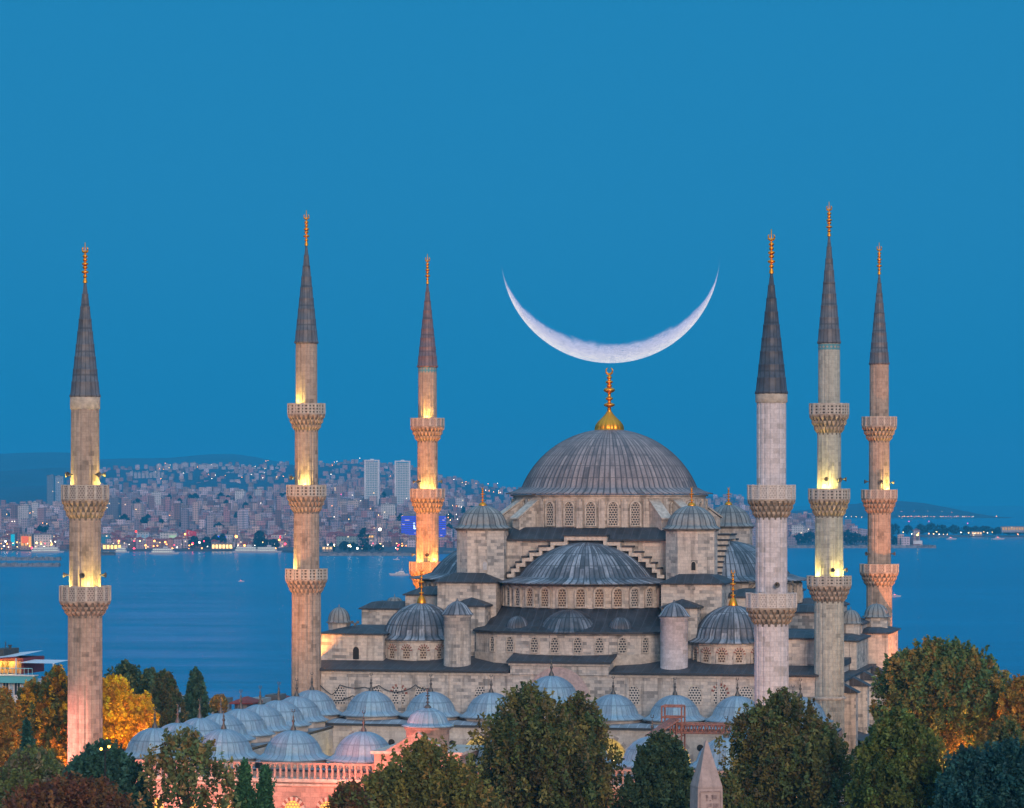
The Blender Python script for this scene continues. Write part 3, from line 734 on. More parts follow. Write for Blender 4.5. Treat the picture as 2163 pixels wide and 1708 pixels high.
# ------------------------------------------------------------------ minarets
def minaret(label, X, Y, shaft, bals, cone, mat, latt, seg=16, tile=None, frieze=None, horns=(), lights=(), ring=None, spire=None, lcol=YEL, grp='minarets of the mosque'):
    k = Y / F
    zf = lambda y: ZC - (y - HY) * k
    root = empty('minaret', (X, Y, 0), -TH, label, 'minaret', grp)
    m = M()
    P = []
    for (y, hw) in shaft: P.append((hw * k, zf(y)))
    P = sorted(P, key=lambda p: p[1])
    fl = lambda kk, r: (-.045 * r if kk % 4 == 0 else 0.0)
    m.lathe([(P[0][0] * 1.25, 0), (P[0][0] * 1.25, 3), (P[0][0], 5)] + P, 64, rad=fl, smooth=False)
    if frieze: m.lathe([(P[-1][0] * 1.0, zf(frieze)), (P[-1][0] * 1.07, zf(frieze) + .12), (P[-1][0] * 1.07, P[-1][1])], 32, mat=1)
    if ring: m.lathe([(P[0][0] * 1.02, zf(ring) - .25), (P[0][0] * 1.10, zf(ring)), (P[0][0] * 1.02, zf(ring) + .15)], 32, mat=1)
    if tile:
        r = P[-1][0] * 1.012; m.lathe([(r, zf(tile[1])), (r, zf(tile[0]))], 32, mat=2)
    m.build('shaft', [mat, TRIM, TILE], root)
    for bi, (yt, yb, ym, hw, sw_top, sw_bot) in enumerate(bals):
        zt, zb, zm = zf(yt), zf(yb), zf(ym); r = hw * k; rs = sw_bot * k
        m = M(); T = 3; n = 24
        m.lathe([(rs * .98, zb - .06), (r * 1.0, zb - .05), (r * 1.0, zb + .12), (rs * .98, zb + .12)], seg, mat=0, smooth=False)
        m.lathe([(rs * .99, zm - .25), (rs * 1.0, zm)] + [(rs * 1.0 + (r * .90 - rs) * (i / T) ** .8, zm + (zb - zm) * i / T) for i in range(1, T + 1)], 32, mat=2, smooth=False)
        for i in range(T):                               # tiers of small hanging corbels
            r0 = rs * 1.02 + (r * .95 - rs) * ((i + .55) / T) ** .8; za = zm + (zb - zm) * (i + .05) / T; zc_ = zm + (zb - zm) * (i + 1.0) / T
            for q in range(n):
                a = 2 * pi * (q + (i % 2) * .5) / n; da = pi / n * .62
                r1 = r0 + (r - rs) / T * .55
                def pt(rr, aa, z): return (rr * cos(aa), rr * sin(aa), z)
                rin = r0 - (r - rs) / T * .9
                A = [pt(r1, a - da, zc_), pt(r1, a + da, zc_), pt(rin, a + da, zc_), pt(rin, a - da, zc_)]
                tip = pt(rin + .05, a, za - .12); mid = [pt(r1 * .985, a - da * .9, zc_ - (zc_ - za) * .45), pt(r1 * .985, a + da * .9, zc_ - (zc_ - za) * .45)]
                m.face([mid[0], mid[1], A[1], A[0]]); m.face([tip, mid[1], mid[0]])
                m.face([A[3], mid[0], A[0]]); m.face([A[3], tip, mid[0]]); m.face([A[1], mid[1], A[2]]); m.face([mid[1], tip, A[2]])
        b = m.build('balcony', [MUQ, TRIM, TRIM_D], root)
        m = M(); pw = 2 * r * sin(pi / seg)
        for q in range(seg):
            a0, a1 = 2 * pi * q / seg, 2 * pi * (q + 1) / seg
            o0, o1 = (r * .985 * cos(a0), r * .985 * sin(a0)), (r * .985 * cos(a1), r * .985 * sin(a1))
            i0, i1 = (r * .93 * cos(a0), r * .93 * sin(a0)), (r * .93 * cos(a1), r * .93 * sin(a1))
            m.face([(*o0, zb + .12), (*o1, zb + .12), (*o1, zt - .1), (*o0, zt - .1)], 1, [(q * 2 + .05, zb), (q * 2 + pw + .05, zb), (q * 2 + pw + .05, zt), (q * 2 + .05, zt)])
            m.face([(*i1, zb + .12), (*i0, zb + .12), (*i0, zt - .1), (*i1, zt - .1)], 1)
            m.prism([(r * 1.0 * cos(a0), r * 1.0 * sin(a0)), (r * 1.0 * cos(a1), r * 1.0 * sin(a1)), (r * .92 * cos(a1), r * .92 * sin(a1)), (r * .92 * cos(a0), r * .92 * sin(a0))], zt - .1, zt, 0)
            m.prism([(r * 1.012 * cos(a0 + e), r * 1.012 * sin(a0 + e)) for e in (-.05, .05)] + [(r * .91 * cos(a0 + e), r * .91 * sin(a0 + e)) for e in (.05, -.05)], zb + .121, zt + .02, 0)
        m.build('balustrade', [TRIM if latt is not PIERCED_W else plain('white_trim', (.56, .51, .48)), latt], b)
        for az, pw_ in (lights[bi] if bi < len(lights) else ()):
            a = R(az) - pi / 2 + TH; rr = sw_top * k + (r - sw_top * k) * .62
            p = (rr * cos(a), rr * sin(a), zb + .55)
            mm = M(); mm.box(-.14, .14, -.12, .12, -.14, .08); mm.box(-.11, .11, -.09, .09, .08, .12, 1)
            mm.build('floodlight', [IRON, GLOWY], b, p, a)
            tp = (sw_top * k * .8 * cos(a), sw_top * k * .8 * sin(a), zb + 6.5)
            spot('floodlight_beam', (p[0], p[1], p[2] + .2), tp, pw_ * 4.4, lcol, 130, 1.0, root, .12)
    for (y, az) in horns:
        a = R(az) - pi / 2 + TH
        ss = sorted(shaft); hw = ss[0][1]
        for yy, h_ in ss:
            if yy <= y: hw = h_
        mm = M(); mm.lathe([(.04, 0), (.07, .2), (.13, .4), (.28, .66), (.30, .69), (.25, .66), (.08, .4)], 12); 
        me = mm.mesh('loudspeaker', [HORN])
        for v_ in me.vertices: x, yy, z = v_.co; v_.co = (z, yy, x)
        link('loudspeaker', me, root, (hw * k * cos(a) * .99, hw * k * sin(a) * .99, zf(y)), a)
    # spire
    (yt, yb, hw) = cone; m = M(); r = hw * k; z0, z1 = zf(yb), zf(yt)
    pr = [(r * .93, z0 - .3), (r * 1.04, z0 - .22), (r * 1.04, z0), (r * .98, z0 + .1)]
    N = 9
    for i in range(1, N + 1):
        t = i / N; rr = r * .97 * (1 - t * .93); z = z0 + .1 + (z1 - z0 - .1) * t
        pr += [(rr * 1.0 + .05, z - .16), (rr + .075, z), (rr, z + .01)] if i < N else [(rr, z)]
    m.lathe(pr, 16 * 3, rad=lambda kk, rr: (.05 if kk % 3 == 0 else 0) * min(1, rr / .6), ribs=16)
    m.build('spire', spire or LEAD_SPIRE, root); return root, zf, k
def top_finial(root, zf, k, yt, y0):
    m = M(); z0, z1 = zf(y0) - .15, zf(yt); H = z1 - z0
    p = [(.26, z0), (.20, z0 + H * .08)]
    for bz, br in ((.16, .24), (.27, .40), (.385, .28), (.47, .36), (.57, .25), (.66, .28)):
        p += [(.11, z0 + H * (bz - .045))] + [(.11 + (br - .11) * sqrt(1 - t * t), z0 + H * (bz + .036 * t)) for t in (-.9, -.5, 0, .5, .9)] + [(.11, z0 + H * (bz + .045))]
    p += [(.07, z0 + H * .76), (.05, z1), (.01, z1 + .02)]
    m.lathe(p, 12); rc = H * .072; cz = z0 + H * .83
    m.tube([(rc * cos(a), 0, cz + rc * sin(a)) for a in [R(90 + 40 + 280 * i / 12) for i in range(13)]], [.04 + .10 * sin(pi * i / 12) for i in range(13)], 6)
    m.build('finial', GOLD, root)
def mk(label, X, Y, fin, shaft, bals, cone, mat, latt, **kw):
    r, zf, k = minaret(label, X, Y, shaft, bals, cone, mat, latt, **kw); top_finial(r, zf, k, fin, cone[0]); return r
LF = mk('beige stone minaret with two balconies standing apart at the far left courtyard corner', -44.8, 327.9, 513,
   [(1640, 37), (1300, 36), (1290, 33.6), (1095, 33), (1085, 30.5), (848, 29.5), (836, 29.5)],
   [(1025, 1058, 1095, 50, 30, 33), (1238, 1272, 1300, 54, 33.5, 36)], (595, 835, 30.5), ST_MIN, PIERCED, frieze=866,
   horns=((1003, -50), (1003, 50), (1003, -100), (1003, 100), (1215, 0), (1215, -95), (1215, 75)), lights=[((-70, 380), (70, 380)), ((-75, 380), (20, 420), (80, 260))])
RF = mk('whitish restored minaret with two balconies at the near right courtyard corner', 26.3, 316.8, 485,
   [(1640, 36.5), (1316, 36), (1300, 33.6), (1095, 33.2), (1085, 31), (850, 31), (832, 31.5)],
   [(1025, 1058, 1093, 51, 31, 33), (1253, 1286, 1318, 54, 33.5, 36)], (575, 828, 33), ST_CLEAN, PIERCED_W, frieze=852, spire=lead('spire_lead_dark', (.085, .095, .125), (.06, .068, .09), (.035, .04, .055), .5, .75, 2.6, pw=.12),
   horns=((1235, 10), (1232, 70), (1232, -95)))
LH = mk('warm stone minaret with three balconies at the left front corner of the prayer hall', -26.1, 396.6, 445,
   [(1560, 32), (1252, 30.5), (1245, 27.2), (1082, 26.8), (1075, 24.6), (909, 24.4), (900, 23), (722, 22.6)],
   [(853, 877, 909, 40, 23, 24.4), (1025, 1050, 1082, 42, 24.6, 27), (1202, 1226, 1252, 44.5, 27.2, 30.5)], (517, 722, 24), ST_MIN, PIERCED_R,
   horns=((1010, -90), (1010, -60)), lights=[((-40, 330),), ((-5, 420),), ((-65, 330),)])
LB = mk('orange floodlit minaret with blue tile band, left rear corner of hall', -12.5, 462.2, 537,
   [(1600, 28), (1240, 25.5), (1225, 24.2), (1083, 24), (1075, 21.7), (932, 21.4), (925, 20), (773, 19.4)],
   [(884, 903, 932, 36, 20, 21.5), (1033, 1053, 1083, 37, 21.7, 24), (1187, 1208, 1240, 39, 24.2, 25.5)], (598, 773, 21), ST_MIN, PIERCED, tile=(777, 788), spire=lead('spire_lead_warm_lit', (.26, .16, .16), (.19, .12, .125), (.10, .065, .07), .4, .75, 2.6, pw=.12), lcol=(1.0, .56, .10),  # warm light on this spire is painted into its redder lead colour
   horns=((1018, -85), (1018, -40), (1018, 85), (1172, 0), (1172, -90)), lights=[((0, 380),), ((-20, 300), (25, 330)), ((-45, 360), (35, 520))])
RH = mk('grey green stained minaret with blue tile band, right front corner of hall', 38.9, 383.3, 427,
   [(1600, 32.5), (1478, 32), (1272, 31), (1262, 30.2), (1092, 29.2), (1082, 25.2), (915, 25), (905, 23.2), (722, 22.8)],
   [(853, 878, 915, 42, 23.2, 25), (1033, 1057, 1090, 44, 25.2, 29.3), (1217, 1239, 1270, 47, 30.2, 31)], (497, 722, 23.5), ST_MING, PIERCED_R, tile=(728, 740), ring=1474,
   horns=((1013, -15), (1014, 35), (1013, 75), (1204, 5), (1204, 60)), lights=[(), ((-25, 330), (5, 260), (-75, 200)), ((-60, 300), (25, 360), (75, 300))])
RB = mk('pinkish stone minaret with three balconies at the right rear hall corner', 52.5, 446.7, 513,
   [(1600, 27.5), (1237, 27), (1228, 24.8), (1084, 24.2), (1076, 22), (932, 21.5), (925, 20.3), (767, 20)],
   [(881, 902, 932, 37, 20.3, 21.6), (1035, 1055, 1084, 38, 22, 24.3), (1192, 1211, 1237, 41, 24.8, 27)], (578, 767, 20.5), ST_MIN, PIERCED,
   horns=((1018, -85), (1018, 0), (1020, 85), (1170, -60), (1170, 70)), lights=[(), ((40, 520),), ()])
# ------------------------------------------------------------------ moon
def moon():
    D = 26000; r = 231 / F * D; cx, cy, cz = W(1289, 537, D)
    m = M(); NL, NW = 96, 28
    rot = R(2.0)
    for i in range(NL):
        for j in range(NW):
            q = []; uvs = []
            for (a, b) in ((i, j), (i + 1, j), (i + 1, j + 1), (i, j + 1)):
                th = R(-96 + 192 * a / NL)                # along the limb, 0 = lowest point
                ph = R(2 + (47 - 2) * (1 - b / NW))        # from the limb towards the terminator (tilt towards the viewer)
                # pole axis is horizontal; slice of the sphere between limb and terminator
                th2 = max(-pi / 2, min(pi / 2, th))
                x = sin(th2); rad = cos(th2)
                z = -rad * cos(ph); y = -rad * sin(ph)
                X = x * cos(rot) - z * sin(rot); Z = x * sin(rot) + z * cos(rot)
                q.append((r * X, r * y, r * Z)); uvs.append((x, 1 - b / NW))
            m.face(q, 0, uvs, True)
    mt = Mat('moon_surface'); u, t, _ = mt.xyz(mt.uv())
    p = mt.scale(mt.pos(), 1 / r, 1 / r, 1 / r)
    n1 = mt.noise(p, 7, 6, .6); n2 = mt.noise(p, 2.2, 4)
    vor = mt.n('TexVoronoi', {'Vector': p, 'Scale': 16}, feature='F1').outputs['Distance']
    vor2 = mt.n('TexVoronoi', {'Vector': mt.scale(p, 1, 1, .6), 'Scale': 34}, feature='F1').outputs['Distance']
    cr = mt.math('ADD', mt.rng(vor, .10, .22, -.5, 0), mt.rng(vor2, .10, .25, -.4, 0))
    tt = mt.math('ADD', t, mt.math('MULTIPLY', mt.math('SUBTRACT', n1, .5), .24))
    col = mt.ramp(mt.math('ADD', tt, mt.math('MULTIPLY', cr, -.30)), [(0.0, (1.0, 1.0, 1.0)), (.26, (1.0, .90, .90)), (.48, (.78, .71, .84)), (.70, (.42, .47, .72))])
    n3 = mt.noise(mt.scale(p, 1, 1, 1.8), 22, 5, .7)
    col = mt.mix(.4, col, mt.mix(1.0, col, mt.ramp(n1, [(.3, (.62, .64, .72)), (.6, (1.1, 1.1, 1.08))]), 'MULTIPLY'))
    col = mt.mix(.6, col, mt.mix(1.0, col, mt.ramp(n3, [(.36, (.62, .64, .74)), (.58, (1.12, 1.1, 1.08))]), 'MULTIPLY'))
    tt2 = mt.math('ADD', tt, mt.math('MULTIPLY', mt.math('ABSOLUTE', u), -.06))
    al = mt.math('MULTIPLY', mt.math('MINIMUM', mt.math('ADD', mt.rng(tt2, .71, .58, 0, 1, 'SMOOTHSTEP'), mt.math('MULTIPLY', cr, mt.rng(t, .3, .75, 0, .5))), 1.0, clamp=True), mt.rng(mt.math('ABSOLUTE', u), 1.0, .93, 0, 1))
    e = mt.n('Emission', {0: col, 1: 1.18}); tr = mt.n('BsdfTransparent')
    mx = mt.n('MixShader', {0: al, 1: tr.outputs[0], 2: e.outputs[0]}); mt.t.links.new(mx.outputs[0], mt.out.inputs[0])
    o = m.build('moon', mt.m, None, (cx, cy, cz))
    tag(o, 'huge pale crescent moon lying on its back in the blue sky above the main dome', 'moon')
moon()

# ------------------------------------------------------------------ ground, sea, far land
SEA = -33.0
def grid(name, xs, ys, fz, mat, kind='structure', polar=False):
    V = [((x * y if polar else x), y, fz(x, y)) for y in ys for x in xs]; n = len(xs)
    Fc = [(j * n + i, j * n + i + 1, (j + 1) * n + i + 1, (j + 1) * n + i) for j in range(len(ys) - 1) for i in range(n - 1)]
    me = bpy.data.meshes.new(name); me.from_pydata(V, [], Fc); me.materials.append(mat)
    me.polygons.foreach_set('use_smooth', [True] * len(Fc)); o = bpy.data.objects.new(name, me); COL.objects.link(o); o['kind'] = kind; return o
GRASS = plain('park_ground', (.05, .06, .03), .95, var=.5, sc=.3)
PAVE = plain('stone_paving', (.34, .31, .28), .85, var=.3, sc=1.0)
def gz(x, y):
    if y < 500: return -.02
    t = min(1, (y - 500) / 560); return -.02 - 36.5 * t ** .9
grid('ground', [-420 + 30 * i for i in range(29)], [-60 + 40 * i for i in range(30)], gz, GRASS)
m = M(); m.box(-26.6, 26.6, -92.8, -42.7, 0, .06); o = m.build('courtyard_pavement', PAVE, None, (XC, YC, 0), -TH); o['kind'] = 'structure'
m = M(); m.box(-36, 40, -132, -106, -.02, .05); o = m.build('plaza_pavement', PAVE, None, (XC, YC, 0), -TH); o['kind'] = 'structure'

mt = Mat('sea_water'); P_ = mt.pos()
wv = mt.noise(mt.scale(P_, .016, .085, 1), 1.0, 6, .66); wv2 = mt.noise(mt.scale(P_, .05, .20, 1), 1.0, 4, .6); wv3 = mt.noise(mt.scale(P_, .0016, .006, 1), 1.0, 4, .6)
reflection_noise = mt.noise(mt.scale(P_, .0032, .016, 1), 1.0, 6, .66)
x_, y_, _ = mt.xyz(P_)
painted_reflection = mt.math('MULTIPLY', mt.rng(mt.math('ABSOLUTE', mt.math('ADD', mt.math('DIVIDE', x_, mt.math('MAXIMUM', y_, 100.0)), .108)), .035, .012, 0, 1, 'SMOOTHSTEP'), mt.rng(reflection_noise, .38, .62, 0, 1, 'SMOOTHSTEP'))
painted_reflection = mt.math('MULTIPLY', painted_reflection, mt.rng(y_, 3300, 2300, 0, 1))
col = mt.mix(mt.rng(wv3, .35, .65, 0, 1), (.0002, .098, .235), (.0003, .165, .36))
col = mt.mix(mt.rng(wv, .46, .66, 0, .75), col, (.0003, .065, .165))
col = mt.mix(mt.math('MULTIPLY', painted_reflection, mt.rng(wv, .35, .6, .35, .95)), col, (.15, .175, .36))  # lilac reflection on the sea, painted into the water's base colour
hgt = mt.math('ADD', mt.math('MULTIPLY', wv, 1.0), mt.math('MULTIPLY', wv2, .5))
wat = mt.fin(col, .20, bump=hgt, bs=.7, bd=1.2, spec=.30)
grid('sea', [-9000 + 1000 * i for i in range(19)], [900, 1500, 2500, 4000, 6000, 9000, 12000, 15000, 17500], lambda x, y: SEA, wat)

LAND = plain('far_land', (.055, .055, .07), .95, var=.6, sc=.004)
WOODS = plain('far_woods', (.002, .045, .095), .95, var=.5, sc=.01)
PX = lambda x: (x - PX0) / F
def interp(x, tb):
    for (a, b), (c, d) in zip(tb, tb[1:]):
        if x <= c: return b + (d - b) * max(0, (x - a)) / (c - a)
    return tb[-1][1]
BASE = [(3750, -34), (3800, -31), (4100, -27), (4500, -14), (5000, 2), (5600, 20), (6300, 38), (7000, 52), (7800, 78), (8600, 104), (9000, 108), (9300, 60)]
GX = [(-200, .60), (0, .62), (130, .68), (230, .98), (500, 1.06), (680, 1.07), (760, 1.10), (860, 1.0), (930, .82), (1050, .62), (1200, .5), (1600, .42), (1720, .36), (1990, .30)]
COAST = [(-200, 3800), (580, 3810), (640, 3640), (960, 3640), (1050, 3900), (1500, 4000), (1650, 4080), (1900, 4110), (1945, 4150), (1985, 4230)]
BACK = [(-200, 9300), (1560, 9300), (1640, 6500), (1760, 5600), (1850, 4700), (1930, 4420), (1985, 4260)]
def hz(x, Y):                                           # ground height of the far shore at photo column x, distance Y
    c = interp(x, COAST); b = interp(x, BACK)
    y2 = 3800 + (Y - c) * (9000 - 3800) / (9000 - 3800)
    h = -34 + (interp(y2, BASE) + 34) * interp(x, GX)
    if Y > b - 60: h = min(h, -36 + (b - Y) * .05)
    if Y < c: h = -36
    return h
xs = [-200 + 15 * i for i in range(147)]
V = []; ys = [i / 44 for i in range(45)]
for t in ys:
    for x in xs:
        c = interp(x, COAST) - 12; b = interp(x, BACK); Y = c + (b - c) * (t ** 1.6)
        V.append((PX(x) * Y, Y, hz(x, Y)))
n = len(xs); Fc = [(j * n + i, j * n + i + 1, (j + 1) * n + i + 1, (j + 1) * n + i) for j in range(44) for i in range(n - 1)]
me = bpy.data.meshes.new('far_shore_terrain'); me.from_pydata(V, [], Fc); me.materials.append(LAND); me.materials.append(WOODS); me.polygons.foreach_set('material_index', [1 if V[p[0]][1] > 6100 else 0 for p in Fc]); o = bpy.data.objects.new('far_shore_terrain', me); COL.objects.link(o); o['kind'] = 'structure'
def ridge(name, tb, Y, depth, mat, zb=SEA - 1, rough=1.0):
    V = []; xs = [tb[0][0] + (tb[-1][0] - tb[0][0]) * i / 160 for i in range(161)]
    for j in range(9):
        t = j / 8
        for i, x in enumerate(xs):
            zt = ZC + (HY - interp(x, tb)) * Y / F; s_ = sin(pi / 2 * t)
            V.append((PX(x) * Y, Y - depth * (1 - t), zb + (zt - zb) * s_ + (random.random() - .5) * rough * (1 if 0 < j else 0)))
    n = 161; Fc = [(j * n + i, j * n + i + 1, (j + 1) * n + i + 1, (j + 1) * n + i) for j in range(8) for i in range(n - 1)]
    me = bpy.data.meshes.new(name); me.from_pydata(V, [], Fc); me.materials.append(mat); me.polygons.foreach_set('use_smooth', [True] * len(Fc))
    o = bpy.data.objects.new(name, me); COL.objects.link(o); o['kind'] = 'structure'; return o
ridge('hills', [(-250, 972), (-60, 964), (60, 958), (140, 956), (215, 971), (300, 969), (380, 968), (420, 964), (460, 960.5), (500, 960), (540, 966), (600, 978), (680, 995), (800, 1022), (950, 1040), (1200, 1050), (1500, 1062)], 14000, 3500, WOODS)
ridge('hills', [(-250, 1000), (0, 997), (60, 992), (130, 988), (215, 994), (300, 1008), (400, 1026), (520, 1050)], 10200, 1500, WOODS)
ridge('hill', [(385, 1046), (410, 1024), (440, 1017), (490, 1019), (540, 1026), (590, 1038), (640, 1050), (680, 1056)], 6950, 500, WOODS, 10)
ridge('hill', [(1560, 1086), (1700, 1078), (1795, 1066), (1850, 1060), (1896, 1058.5), (1940, 1062), (1985, 1071), (2030, 1082), (2062, 1089), (2110, 1093), (2140, 1097)], 9600, 800, WOODS)
ridge('headland', [(1880, 1148), (1900, 1137), (1940, 1130), (2000, 1130.5), (2100, 1131.5), (2180, 1131), (2300, 1131)], 5150, 170, LAND, SEA - 1)

# ------------------------------------------------------------------ the far city
mt = Mat('city_wall'); oi = mt.n('ObjectInfo'); x, y, _ = mt.xyz(mt.uv())
fx = mt.math('FRACT', mt.math('DIVIDE', x, 3.4)); fy = mt.math('FRACT', mt.math('DIVIDE', y, 3.2))
win = mt.math('MULTIPLY', mt.math('MULTIPLY', mt.math('GREATER_THAN', fx, .28), mt.math('LESS_THAN', fx, .72)), mt.math('MULTIPLY', mt.math('GREATER_THAN', fy, .30), mt.math('LESS_THAN', fy, .78)))
wr = mt.white(mt.vec(mt.math('FLOOR', mt.math('DIVIDE', x, 3.4)), mt.math('FLOOR', mt.math('DIVIDE', y, 3.2)), mt.math('MULTIPLY', oi.outputs['Random'], 97.0)))
lit = mt.math('MULTIPLY', win, mt.math('GREATER_THAN', wr, .965))
base = oi.outputs['Color']
base = mt.mix(.5, base, mt.mix(1.0, base, mt.ramp(mt.noise(mt.pos(), .2, 4), [(.3, (.6, .6, .6)), (.7, (1.25, 1.25, 1.25))]), 'MULTIPLY'))
c = mt.mix(mt.math('MULTIPLY', win, .8), base, (.05, .055, .075))
CITY = mt.fin(c, .8, emit=mt.mix(wr, (1, .55, .15), (1, .75, .4)), es=mt.math('MULTIPLY', lit, 2.2))
mt = Mat('city_wall_mass'); va = mt.n('Attribute', attribute_name='tint'); x, y, _ = mt.xyz(mt.uv())
fx = mt.math('FRACT', mt.math('DIVIDE', x, 3.4)); fy = mt.math('FRACT', mt.math('DIVIDE', y, 3.2))
win = mt.math('MULTIPLY', mt.math('GREATER_THAN', fx, .35), mt.math('GREATER_THAN', fy, .4))
MASS = mt.fin(mt.mix(mt.math('MULTIPLY', win, .65), va.outputs['Color'], (.06, .065, .08)), .85)
ROOF_R = plain('red_roof', (.25, .05, .042), .9, var=.4, sc=.3); ROOF_G = plain('grey_roof', (.17, .165, .165), .9, var=.4, sc=.2); ROOF_P = plain('pale_roof', (.36, .35, .35), .9, var=.3, sc=.2)
PAL = [('white', (.74, .68, .66)), ('pale grey', (.50, .46, .48)), ('cream', (.66, .53, .42)), ('pinkish', (.60, .40, .36)), ('beige', (.52, .42, .34)), ('grey', (.34, .31, .34)), ('brownish', (.30, .19, .16)), ('rose', (.50, .28, .26))]
def block(w_, d_, h_, roof, sets=True):
    m = M()
    m.box(-w_ / 2, w_ / 2, -d_ / 2, d_ / 2, -8, h_, 0, 2)
    if roof == 'red': m.hip(-w_ / 2, w_ / 2, -d_ / 2, d_ / 2, h_ + .01, min(w_, d_) * .32, .8, 1, .3)
    else:
        a = w_ * random.uniform(-.3, .1); m.box(a, a + w_ * .3, -d_ * .2, d_ * .2, h_, h_ + (2.4 if w_ > 6 else .7), 0, 2)
        m.box(-w_ / 2 - .2, w_ / 2 + .2, -d_ / 2 - .2, d_ / 2 + .2, h_ - .2, h_ + .7, 2)
    return m.mesh('building', [CITY, ROOF_R, ROOF_G if roof == 'grey' else ROOF_P])
def where(x):
    for a, b, t in ((-99, 122, 'left of far left minaret'), (122, 240, 'beside far left minaret'), (240, 420, 'between the left minarets'),
                    (420, 606, 'left of second minaret'), (606, 760, 'right of second minaret'), (760, 870, 'below twin glass towers'), (870, 985, 'beside orange minaret'), (985, 1700, 'behind the domes')):
        if a <= x < b: return t
    return 'beyond the right minarets'
def rowname(Y): return 'waterfront' if Y < 3990 else ('lower slope' if Y < 4500 else ('middle slope' if Y < 5200 else 'upper slope'))
cells = []; rs = random.Random(21)
Y = 3860.0
while Y < 8900:
    x = -60 + rs.random() * 30
    while x < 1990:
        t = (Y - 3860) / 5000
        wpx = rs.uniform(13, 26) * 1.73 * 3810 / Y * .36 + 2.5
        c = interp(x, COAST); b = interp(x, BACK)
        if c + 45 < Y < b - 120: cells.append((x, Y + rs.uniform(-18, 18), wpx))
        x += wpx * (rs.uniform(.95, 1.35) if Y < 6000 else rs.uniform(1.2, 2.6))
    Y += 32 + (Y - 3860) * .030
vis = []
def hidden(x):                                          # columns the mosque itself covers: nothing of them shows
    return 1015 < x < 1500
mass = M(); tints = []; NB = 0; seen_lab = {}
cells = [c for c in cells if not hidden(c[0]) or rs.random() < .6]
def wood(x, Y):
    if Y > 6250 and (x < 128 or rs.random() < (.62 if x < 640 else .45)): return True
    return (1680 < x < 1900 and Y < 4400) or (395 < x < 660 and 6350 < Y < 7050)
FREE = [(118, 242, 0)]
for i, (x, Y, wpx) in enumerate(cells):
    if wood(x, Y): continue
    near = Y < 5150
    tall = rs.random()
    wd = wpx * Y / F; dp = wd * rs.uniform(.7, 1.1)
    fl = rs.choice((2, 2, 3, 3, 4, 4, 5)) if tall < .97 or x > 1650 else rs.choice((8, 10, 12))
    if Y < 4000: fl = rs.choice((2, 2, 3, 4))
    if Y > 5100: fl = rs.choice((2, 3, 3, 4, 4, 5, 6))
    if Y > 6800: fl = rs.choice((2, 3, 4))
    h = fl * 2.9
    z = hz(x, Y); X = PX(x) * Y
    pn, pc = rs.choice(PAL); j = rs.uniform(.5, 1.05); pc = tuple(min(1, c * j * q_) for c, q_ in zip(pc, (1.04, .92, 1.05)))
    roof = 'red' if rs.random() < (.62 if fl < 7 else .15) else rs.choice(('grey', 'pale'))
    behind_min = any(a - 2 < x < b + 2 for a, b in ((128, 225), (606, 688), (870, 936), (1580, 1680), (1712, 1792)))
    if near and NB < 268 and rs.random() < .62 and not behind_min and not hidden(x) and x > 0:
        ob = link('building', block(wd, dp, h, roof), None, (X, Y, z), rs.uniform(-.35, .35)); ob.color = (*pc, 1); NB += 1
        size = 'low' if fl <= 3 else ('medium' if fl <= 6 else 'tall')
        lab = f'{size} {pn} {"house" if fl<=3 else "apartment block"} with {dict(red="red tiled",grey="flat grey",pale="flat pale")[roof]} roof, {rowname(Y)}, {where(x)}'
        tag(ob, lab[:150], 'building', 'buildings of the city across the water')
    else:
        b0 = len(mass.f); a = rs.uniform(-.4, .4); ca, sa = cos(a), sin(a)
        pl = [(X + ca * px - sa * py, Y + sa * px + ca * py) for px, py in ((-wd / 2, -dp / 2), (wd / 2, -dp / 2), (wd / 2, dp / 2), (-wd / 2, dp / 2))]
        mass.prism(pl, z - 6, z + h, 0, 1 if roof == 'red' else 2, True)
        tints += [pc] * (len(mass.f) - b0)
o = mass.build('distant_buildings', [MASS, ROOF_R, ROOF_G]); o['kind'] = 'stuff'; tag(o, 'mass of small houses and blocks covering the farther slopes across the water')
at = o.data.attributes.new('tint', 'FLOAT_COLOR', 'FACE'); at.data.foreach_set('color', np.array([(*t, 1) for t in tints], np.float32).ravel())
# high rises on the far hill
def tower(x, ytop, w_, Y, col, label, grp, roof='grey', ybot=None, cat='building'):
    X, _, z1 = W(x, ytop, Y); wd = w_ * Y / F; z0 = hz(x, Y) if ybot is None else W(x, ybot, Y)[2]
    ob = link('high_rise', block(wd, wd * .8, z1 - z0, roof), None, (X, Y, z0), random.uniform(-.2, .2)); ob.color = (*col, 1); return tag(ob, label, cat, grp)
HG = 'high rises on the far hill'
for i, (x, yt, ww) in enumerate(((336, 981, 10), (354, 981, 11), (371, 980, 11), (391, 978, 14), (408, 978, 11), (427, 982, 15), (449, 981, 24))):
    tower(x, yt, ww, 8400, (.58, .50, .50), ('widest of the' if ww > 20 else ('broad' if ww > 13 else 'slim')) + f' pale high rise {"row end " if i==6 else ""}in the hill crest row, number {i+1} from the left' if False else
          ['short pale tower at the left end of the row on the hill crest', 'slim pale tower second from the left on the hill crest', 'slim pale tower third from the left on the hill crest', 'tall broad pale tower in the middle of the hill crest row', 'tall slim pale tower right of the broad middle one on the hill crest', 'wide pale tower next to the slab block on the hill crest', 'widest pale slab block at the right end of the hill crest row'][i], HG)
rs2 = random.Random(5)
